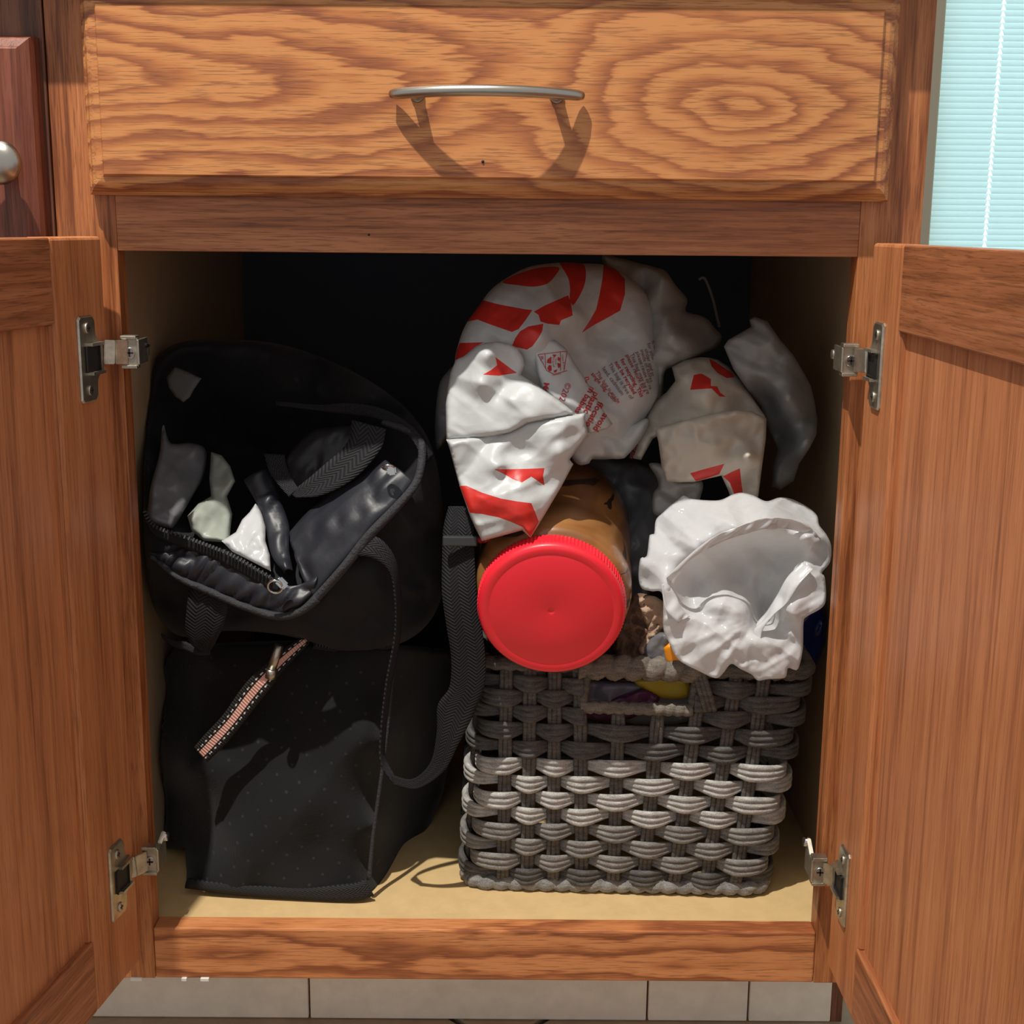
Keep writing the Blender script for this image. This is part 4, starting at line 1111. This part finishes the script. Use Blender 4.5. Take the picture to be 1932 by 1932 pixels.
# translucent white bag in front
wbg = empty('plastic_bag', tuple(at(1385, 1120, .05)), 'bright translucent white bag gaping open, hanging over the basket rim', 'plastic bag', G)
Puff(zw((430, 290), (500, 225), (560, 180), (600, 150), (660, 175), (780, 188), (900, 185), (1000, 140), (1080, 125), (1170, 150), (1270, 195), (1380, 165), (1480, 180), (1600, 240), (1680, 310), (1700, 390), (1760, 470), (1795, 560), (1785, 690), (1720, 775), (1745, 820), (1742, 1030), (1600, 1130), (1572, 1180), (1565, 1400),
        (1530, 1550), (1495, 1562), (1445, 1548), (1420, 1625), (1280, 1638), (1200, 1648), (1150, 1600), (1060, 1555), (985, 1515), (920, 1590), (860, 1630), (720, 1570), (560, 1480), (480, 1340), (435, 1220), (428, 950), (340, 925), (260, 900), (235, 810), (250, 660), (300, 640), (325, 470), (360, 462), (375, 350)),
     c3(zw, (480, 300, .070), (700, 300, .055), (1100, 250, .055), (1400, 260, .060), (1620, 330, .065), (500, 500, .050), (300, 750, .050), (330, 880, .048),
        (460, 835, .030), (700, 610, .026), (1000, 440, .026), (1300, 380, .026), (1600, 460, .032), (1730, 700, .036),
        (650, 780, .046), (900, 640, .050), (1200, 560, .053), (1450, 620, .058), (900, 820, .056), (1200, 800, .064), (1300, 950, .068), (1250, 1090, .070), (1000, 900, .060), (700, 920, .052),
        (640, 1030, .044), (800, 1000, .037), (1000, 1000, .035), (1130, 1080, .039), (1200, 1170, .052),
        (440, 960, .028), (560, 1130, .026), (900, 1160, .030), (1150, 1260, .030), (1390, 1040, .032), (1560, 820, .030), (1680, 900, .030), (1550, 1000, .024), (1250, 1350, .020), (800, 1350, .018), (500, 1250, .026),
        (1500, 1300, .028), (1000, 1500, .023), (860, 1610, .024), (1400, 1580, .022), (1180, 1450, .027)),
     [('f', 131, 75, .0045), ('f', 132, 34, .0014), ('p', (7, 1425, 1165), 16, .0014), ('s', 395, 26, .0016), ('s', 326, 18, .0010), ('f', 135, 13, .0003)], R=4, edge=.004, thick=.030, sp=3.4, smooth=True, keep=.5, soft=.22).build('bag_body', ['white_film2'], wbg)

def zwp(*a): return [tuple((zw((x, y))[0]+(Y,)) for x, y, Y in pr) for pr in a]
ribbon('bag_hem', 'white_film2', zwp(((462, 822, .026), (486, 862, .030)), ((580, 700, .023), (640, 672, .027)), ((720, 575, .021), (800, 580, .025)), ((880, 468, .020), (960, 505, .024)), ((1040, 405, .020), (1120, 455, .024)), ((1230, 340, .021), (1290, 415, .026)), ((1430, 335, .024), (1460, 425, .030)), ((1600, 390, .028), (1600, 470, .034)), ((1710, 500, .033), (1660, 545, .038))), wbg, .0006, 10, 10, amp=.0022, seed=21)
ribbon('bag_hem', 'white_film2', zwp(((428, 870, .026), (470, 850, .030)), ((438, 990, .022), (540, 960, .028)), ((470, 1090, .020), (585, 1060, .028)), ((560, 1180, .020), (650, 1130, .028))), wbg, .0006, 10, 8, amp=.0020, seed=23)
ribbon('bag_hem', 'white_film2', zwp(((1650, 740, .026), (1560, 690, .036)), ((1540, 860, .021), (1440, 810, .032)), ((1440, 1010, .021), (1360, 950, .034)), ((1330, 1110, .022), (1270, 1090, .036)), ((1240, 1230, .024), (1190, 1190, .034)), ((1215, 1350, .022), (1175, 1310, .028))), wbg, .0006, 10, 8, amp=.0026, seed=29)

# odds and ends around the basket mouth
Puff([(1175, 1150), (1200, 1120), (1240, 1130), (1262, 1160), (1258, 1200), (1225, 1235), (1200, 1250), (1165, 1245), (1160, 1200)], [(1180, 1180, .075), (1230, 1170, .065), (1210, 1220, .07), (1180, 1240, .075)], [('r', 141, 18, .006), ('f', 142, 14, .004)], R=14, edge=.012, thick=.05, sp=4)\
    .build('cloth', ['cloth_brown'])
tag(bpy.data.objects['cloth'], 'crumpled brown cloth between the red lid and the translucent white bag', 'cloth')
o = Puff([(1205, 1130), (1235, 1125), (1262, 1150), (1255, 1185), (1232, 1210), (1218, 1240), (1205, 1225), (1222, 1190), (1210, 1160)], [(1225, 1150, .058), (1245, 1170, .056), (1222, 1215, .058)], [('r', 143, 14, .004)], R=9, edge=.008, thick=.02, sp=4).build('stocking', ['cloth_tan'])
tag(o, 'tan knit stocking bunched on the brown cloth beside the jar', 'stocking')
o = Puff([(1212, 1235), (1225, 1205), (1245, 1193), (1262, 1200), (1262, 1240), (1255, 1252), (1225, 1250)], [(1235, 1220, .052), (1250, 1240, .050), (1220, 1240, .055)], [('f', 151, 16, .003)], R=10, edge=.008, thick=.03, sp=4).build('zip_pouch', ['dark_film'])
tag(o, 'small clear crinkled pouch above the basket handle', 'pouch')
o = Puff([(1252, 1222), (1264, 1212), (1285, 1235), (1290, 1252), (1256, 1254)], [(1265, 1235, .046), (1280, 1245, .045), (1258, 1250, .048)], (), R=6, edge=.004, thick=.02, sp=4, smooth=False).build('snack_packet', ['orange'])
tag(o, 'orange packet corner under the translucent white bag', 'packet')
o = Puff([(1085, 1290), (1150, 1285), (1215, 1292), (1200, 1330), (1140, 1352), (1088, 1350)], [(1110, 1310, .085), (1180, 1300, .085), (1120, 1345, .085)], [('f', 161, 30, .005)], R=12, edge=.01, thick=.04, sp=5).build('grey_packet', ['greyp'])
tag(o, 'grey glossy packet seen through the left of the basket handle slot', 'packet')
o = Puff([(1100, 1352), (1120, 1330), (1190, 1305), (1222, 1300), (1245, 1320), (1200, 1352), (1150, 1362)], [(1150, 1335, .078), (1220, 1310, .078), (1160, 1355, .078)], [('f', 162, 30, .004)], R=8, edge=.008, thick=.03, sp=5).build('purple_packet', ['purple'])
tag(o, 'purple packet seen in the middle of the basket handle slot', 'packet')
o = Puff([(1200, 1282), (1290, 1280), (1298, 1315), (1250, 1318), (1215, 1302)], [(1230, 1295, .080), (1280, 1300, .078), (1260, 1312, .080)], (), R=8, edge=.006, thick=.03, sp=5).build('yellow_packet', ['yellow'])
tag(o, 'yellow packet seen at the right of the basket handle slot', 'packet')
o = Puff([(1195, 1315), (1300, 1312), (1300, 1360), (1180, 1362)], [(1230, 1335, .088), (1290, 1340, .088), (1210, 1355, .088)], [('f', 163, 30, .004)], R=8, edge=.006, thick=.03, sp=5).build('slate_packet', ['dark_film'])
tag(o, 'slate grey packet below the yellow one behind the handle slot', 'packet')
o = Puff([(1500, 1150), (1545, 1130), (1560, 1170), (1556, 1215), (1535, 1260), (1505, 1250)], [(1530, 1170, .12), (1545, 1210, .12), (1515, 1240, .11)], [('f', 171, 30, .006)], R=12, edge=.01, thick=.06, sp=5).build('blue_bag', ['blue'])
tag(o, 'dark blue bag in shadow behind the right end of the basket', 'plastic bag')
# thin hanger wire loop in the dark at the back right
bm = bmesh.new(); W_ = [at(1318, 528, .30), at(1326, 524, .30), at(1333, 532, .30), at(1345, 565, .30), at(1352, 595, .29), at(1357, 616, .28)]
bm_tube(bm, [Vector(p) for p in catmull([tuple(v) for v in W_], 6)], .0014, 8)
tag(bm_out(bm, 'string', 'cord'), 'thin pale string curving up in the dark behind the grey bags', 'string')

# ================================================================== LOWER BLACK BAG
lb = empty('cooler_bag', tuple(at(560, 1690, .15)), 'boxy black fabric bag standing on the cabinet floor, with a pink striped strap', 'bag')
Puff([(300, 1260), (330, 1222), (430, 1212), (560, 1208), (600, 1212), (742, 1216), (800, 1220), (850, 1225), (866, 1300), (850, 1420), (835, 1500), (800, 1585), (772, 1640), (745, 1668), (700, 1692), (672, 1702), (600, 1699), (480, 1690), (352, 1672), (350, 1600), (306, 1600), (300, 1400)],
     [(350, 1668, .062), (480, 1688, .056), (660, 1700, .050), (354, 1450, .075), (400, 1250, .10), (560, 1215, .09), (740, 1222, .09), (722, 1400, .072), (700, 1560, .060), (690, 1690, .056), (540, 1450, .060), (600, 1600, .052), (450, 1600, .058), (520, 1300, .082),
      (770, 1600, .16), (800, 1400, .17), (840, 1250, .20), (820, 1500, .20), (310, 1300, .17), (320, 1500, .14), (325, 1640, .12), (720, 1650, .085)],
     [('f', 201, 150, .004), ('v', 202, 80, .003), ('r', 203, 120, .003)], R=10, edge=.012, thick=.14, sp=6.5, smooth=False, keep=.6).build('bag_body', ['black_mesh'], lb)
rbn = lambda *a: [((x0, y0, Y), (x1, y1, Y)) for x0, y0, x1, y1, Y in a]
ribbon('bottom_piping', 'web', rbn((352, 1660, 349, 1676, .056), (420, 1668, 418, 1684, .052), (500, 1674, 498, 1692, .049), (580, 1676, 580, 1697, .046), (640, 1672, 642, 1700, .044), (672, 1668, 680, 1698, .044), (690, 1660, 706, 1690, .047)), lb, .004, 8, 5, bulge=.0015)
ribbon('side_piping', 'binding', rbn((741, 1226, 748, 1226, .082), (732, 1330, 739, 1330, .072), (722, 1420, 729, 1420, .066), (711, 1500, 718, 1500, .060), (700, 1580, 707, 1580, .055), (692, 1660, 700, 1660, .049)), lb, .003, 8, 3, bulge=.001)
# zipper line across the top of the front panel
def teeth(name, path, parent, size=.0011, step=.0026, mat='teeth'):
    P = catmull([tuple(at(*p)) for p in path], 24); bm = bmesh.new(); acc = 0; last = Vector(P[0])
    for a, b in zip(P, P[1:]):
        a, b = Vector(a), Vector(b); acc += (b-a).length
        if acc >= step:
            acc = 0; d = (b-a).normalized(); q = Vector((0, -1, .5)); q = (q-d*q.dot(d)).normalized()
            bm_obox(bm, b-d*size*.45, b+d*size*.45, d.cross(q), size*1.1, size*.8)
    o = bm_out(bm, name, mat, parent); o['kind'] = 'stuff'; return o
ribbon('zipper_tape', 'black_nylon', rbn((592, 1208, 590, 1224, .084), (640, 1214, 640, 1230, .081), (700, 1213, 700, 1228, .080), (742, 1208, 742, 1223, .082)), lb, .001, 8, 3)
teeth('zipper_teeth', [(592, 1217, .082), (640, 1222, .079), (700, 1220, .078), (740, 1215, .080)], lb)
ribbon('striped_strap', 'pink', rbn((366, 1410, 392, 1438, .050), (385, 1388, 418, 1412, .048), (420, 1350, 450, 1375, .046), (455, 1300, 485, 1330, .045), (480, 1272, 512, 1296, .044), (510, 1246, 532, 1268, .050), (545, 1218, 560, 1238, .060), (572, 1200, 584, 1214, .070)), lb, .002, 10, 6)
bm = bmesh.new(); bm_cyl(bm, at(527, 1217, .036), at(513, 1262, .034), .0036, n=20); bm_cyl(bm, at(513, 1262, .034), at(510, 1279, .034), .0044, n=20)
bm_out(bm, 'cord_tip', 'nickel', lb)

# ================================================================== UPPER BLACK BAG
ub = empty('duffel_bag', tuple(at(560, 1230, .15)), 'slumped black zip bag gaping open, lying on the boxy black bag', 'bag')
Puff([(270, 980), (272, 860), (274, 760), (285, 700), (302, 668), (345, 645), (440, 640), (540, 652), (640, 688), (720, 733), (780, 785), (815, 845), (833, 930), (838, 1050), (832, 1130), (800, 1185), (745, 1218), (660, 1232), (590, 1212), (520, 1196), (430, 1190), (340, 1200), (292, 1150), (276, 1070)],
     [(275, 975, .052), (330, 1012, .045), (430, 1048, .036), (530, 1110, .028), (560, 1128, .028), (650, 1060, .032), (750, 950, .040), (800, 870, .055), (790, 815, .070), (700, 752, .10), (560, 720, .14), (430, 690, .18), (320, 700, .17), (278, 800, .13), (276, 880, .08),
      (400, 850, .26), (340, 880, .20), (330, 960, .12), (480, 850, .27), (470, 950, .20), (420, 1000, .13), (560, 850, .24), (500, 1030, .10), (560, 960, .16), (640, 880, .17), (700, 820, .15), (740, 860, .10), (600, 1000, .09), (550, 1070, .06), (400, 760, .25), (560, 780, .22),
      (600, 1180, .045), (700, 1100, .040), (780, 1000, .055), (350, 1100, .060), (450, 1150, .050), (820, 1000, .09), (800, 1120, .08), (660, 1200, .055), (300, 1130, .09), (620, 690, .20), (760, 780, .13)],
     [('f', 211, 90, .005), ('r', 212, 70, .005), ('f', 213, 36, .002)], R=24, edge=.03, thick=.05, sp=6, keep=.5).build('bag_body', ['black_nylon'], ub)
ribbon('satin_collar', 'black_satin', [((545, 1005, .055), (588, 1124, .019)), ((580, 966, .06), (640, 1066, .022)), ((637, 920, .062), (690, 1006, .026)), ((697, 886, .064), (745, 948, .034)), ((722, 868, .068), (780, 908, .042))], ub, .0015, 12, 12, bulge=.006, amp=.0026, seed=5)
ribbon('inner_flap', 'black_satin', [((459, 906, .085), (506, 884, .090)), ((486, 953, .075), (526, 936, .082)), ((502, 1000, .062), (545, 990, .066)), ((512, 1047, .045), (545, 1035, .048)), ((536, 1082, .030), (552, 1075, .030))], ub, .0015, 10, 8, bulge=.004, amp=.0024, seed=8)
ribbon('front_flap', 'black_satin', [((286, 1044, .048), (284, 1050, .046)), ((375, 1033, .038), (330, 1084, .036)), ((425, 1052, .032), (388, 1112, .032)), ((475, 1078, .027), (450, 1138, .028)), ((520, 1100, .024), (500, 1156, .024)), ((560, 1105, .022), (540, 1166, .022)), ((600, 1085, .024), (590, 1128, .022))], ub, .0015, 12, 12, bulge=.004, amp=.0034, seed=11)
ribbon('inner_lining', 'black_satin', [((545, 935, .11), (548, 850, .12)), ((590, 925, .105), (585, 815, .12)), ((640, 895, .105), (625, 805, .12)), ((690, 850, .105), (680, 800, .12))], ub, .0015, 10, 10, bulge=.006, amp=.004, seed=15)
ribbon('edge_binding', 'binding', rbn((586, 1128, 598, 1140, .018), (640, 1068, 652, 1080, .020), (690, 1005, 702, 1018, .024), (745, 948, 758, 958, .032), (778, 908, 792, 915, .040), (788, 870, 803, 872, .048), (786, 838, 800, 832, .056), (765, 818, 772, 806, .064), (720, 802, 724, 792, .074)), ub, .003, 12, 4, bulge=.002, amp=.001)
ribbon('edge_binding', 'binding', rbn((284, 1044, 286, 1054, .044), (340, 1085, 336, 1096, .033), (400, 1112, 396, 1124, .028), (460, 1138, 456, 1150, .023), (520, 1156, 520, 1170, .018), (560, 1150, 566, 1162, .016), (592, 1124, 604, 1136, .017)), ub, .003, 12, 4, bulge=.002, amp=.001)
ribbon('zipper_tape', 'black_nylon', rbn((270, 960, 276, 985, .046), (300, 996, 296, 1012, .040), (360, 1016, 354, 1036, .034), (430, 1043, 422, 1064, .028), (510, 1088, 500, 1108, .021), (530, 1100, 522, 1118, .020)), ub, .001, 10, 3)
teeth('zipper_teeth', [(271, 960, .043), (280, 980, .041), (300, 997, .037), (360, 1017, .031), (430, 1044, .025), (470, 1065, .021), (512, 1090, .018)], ub, .0013)
def pull_ring(cx_, cy, Y, r, ang):
    bm = bmesh.new(); c = at(cx_, cy, Y); pts = []
    for i in range(29):
        t = 2*math.pi*i/28; q = Vector((math.cos(t)*r, 0, math.sin(t)*r)); q.rotate(Matrix.Rotation(ang, 3, 'X')); pts.append(c+q)
    bm_tube(bm, pts, .0010, 8, caps=False); return bm_out(bm, 'pull_ring', 'metal', ub)
pull_ring(519, 1107, .008, .0056, .3); pull_ring(733, 882, .030, .0045, 1.0)
for (x, y, Y, x2, y2) in ((524, 1092, .010, 540, 1108), (738, 880, .030, 741, 896)):
    bm = bmesh.new(); bm_obox(bm, at(x, y, Y), at(x2, y2, Y-.001), (.7, 0, .7), .0035, .0022, .0012); bm_out(bm, 'zipper_slider', 'metal', ub)
ribbon('carry_handle', 'web', [((664, 792, .070), (728, 809, .062)), ((655, 835, .062), (717, 848, .056)), ((610, 878, .060), (668, 902, .050)), ((570, 912, .062), (606, 934, .052)), ((545, 930, .066), (558, 938, .060))], ub, .0016, 10, 6)
ribbon('carry_handle', 'web', [((498, 856, .085), (537, 858, .085)), ((508, 890, .076), (541, 880, .078)), ((528, 918, .068), (552, 905, .070)), ((545, 937, .062), (562, 920, .064))], ub, .0016, 10, 6)
ribbon('rim_strap', 'web', [((520, 757, .12), (520, 765, .12)), ((600, 764, .108), (603, 775, .108)), ((654, 761, .095), (670, 783, .092)), ((711, 768, .082), (711, 790, .080)), ((755, 788, .070), (748, 804, .070)), ((788, 815, .058), (778, 830, .056)), ((820, 858, .060), (802, 872, .050))], ub, .0016, 10, 5)
ribbon('front_handle', 'web2', [((358, 1100, .036), (432, 1128, .030)), ((352, 1150, .034), (428, 1155, .030)), ((350, 1185, .036), (420, 1185, .032)), ((360, 1215, .040), (405, 1215, .038)), ((384, 1232, .044), (394, 1232, .044))], ub, .0016, 10, 6)
ribbon('front_handle', 'web', rbn((303, 1196, 306, 1204, .060), (325, 1208, 324, 1218, .054), (350, 1212, 350, 1228, .048), (375, 1226, 372, 1236, .045), (396, 1228, 396, 1236, .044)), ub, .0016, 8, 3)
ribbon('side_strap', 'web', [((655, 1048, .022), (690, 1005, .026)), ((700, 1052, .020), (722, 1020, .024)), ((735, 1078, .022), (748, 1058, .026)), ((747, 1130, .026), (757, 1120, .034)), ((746, 1200, .034), (756, 1200, .042)), ((730, 1290, .040), (740, 1290, .048)), ((720, 1380, .044), (729, 1380, .052)), ((720, 1440, .044), (728, 1428, .050)), ((742, 1478, .040), (744, 1462, .044))], ub, .0016, 12, 4)
ribbon('shoulder_strap', 'web2', [((846, 955, .060), (885, 955, .052)), ((836, 1000, .050), (893, 1000, .040)), ((834, 1060, .042), (895, 1060, .034)), ((834, 1120, .036), (898, 1110, .030)), ((842, 1180, .034), (906, 1170, .028)), ((851, 1240, .036), (914, 1230, .028)), ((848, 1295, .038), (914, 1290, .030)),
                                   ((826, 1330, .040), (895, 1345, .034)), ((824, 1380, .040), (864, 1405, .034)), ((812, 1438, .040), (836, 1456, .036)), ((778, 1470, .040), (788, 1488, .038)), ((738, 1462, .042), (742, 1481, .040))], ub, .0016, 12, 6)
bm = bmesh.new(); c0 = at(868, 1020, .034); bm_box(bm, c0.x-.0135, c0.x+.0135, c0.y-.003, c0.y+.002, c0.z-.004, c0.z+.004, .0012); bm_out(bm, 'strap_buckle', 'teeth', ub)
o = Puff([(314, 712), (330, 692), (352, 700), (380, 714), (366, 735), (358, 750), (346, 759), (330, 748), (318, 730)], [(330, 710, .128), (370, 715, .125), (345, 750, .118)], R=6, edge=.002, thick=.004, sp=5, smooth=False).build('fabric_patch', ['patch'], ub)

# bags inside the open duffel
b = empty('plastic_bag', tuple(at(330, 930, .09)), 'dull translucent grey bag inside the left of the open black bag', 'plastic bag', G)
Puff(zk((90, 1130), (92, 1020), (105, 930), (150, 760), (172, 600), (215, 700), (330, 700), (410, 740), (400, 880), (330, 1010), (240, 1160), (200, 1180)), c3(zk, (100, 1100, .058), (160, 750, .10), (350, 740, .12), (250, 950, .075), (220, 1150, .052), (380, 880, .11)),
     [('f', 221, 60, .006), ('f', 222, 26, .002)], R=12, edge=.01, thick=.03, sp=5).build('bag_body', ['dark_film'], b)
b = empty('plastic_bag', tuple(at(400, 960, .09)), 'pale greenish crumpled bag inside the open black bag', 'plastic bag', G)
Puff(zk((440, 750), (500, 770), (548, 830), (576, 915), (530, 1000), (560, 1100), (540, 1260), (400, 1250), (330, 1190), (308, 1110), (370, 1040), (440, 1000), (430, 900)), c3(zk, (450, 780, .12), (560, 900, .09), (450, 1030, .075), (350, 1120, .055), (380, 1200, .048), (530, 1120, .075), (520, 1240, .046), (490, 900, .10)),
     [('f', 231, 40, .006), ('f', 232, 18, .002)], R=10, edge=.01, thick=.03, sp=4.5, smooth=False).build('bag_body', ['green_film'], b)
b = empty('plastic_bag', tuple(at(470, 1010, .07)), 'bright white bag corner inside the open black bag, at the zipper', 'plastic bag', G)
Puff(zk((655, 1090), (615, 1130), (580, 1200), (500, 1250), (560, 1310), (640, 1350), (775, 1420), (770, 1330), (745, 1250), (745, 1170), (720, 1080), (690, 1040)), c3(zk, (650, 1100, .060), (730, 1100, .065), (600, 1200, .046), (700, 1200, .044), (540, 1270, .036), (760, 1400, .026), (650, 1330, .032)),
     [('f', 241, 34, .0035), ('f', 242, 14, .0012)], R=8, edge=.006, thick=.02, sp=4.2, smooth=False).build('bag_body', ['white_film2'], b)
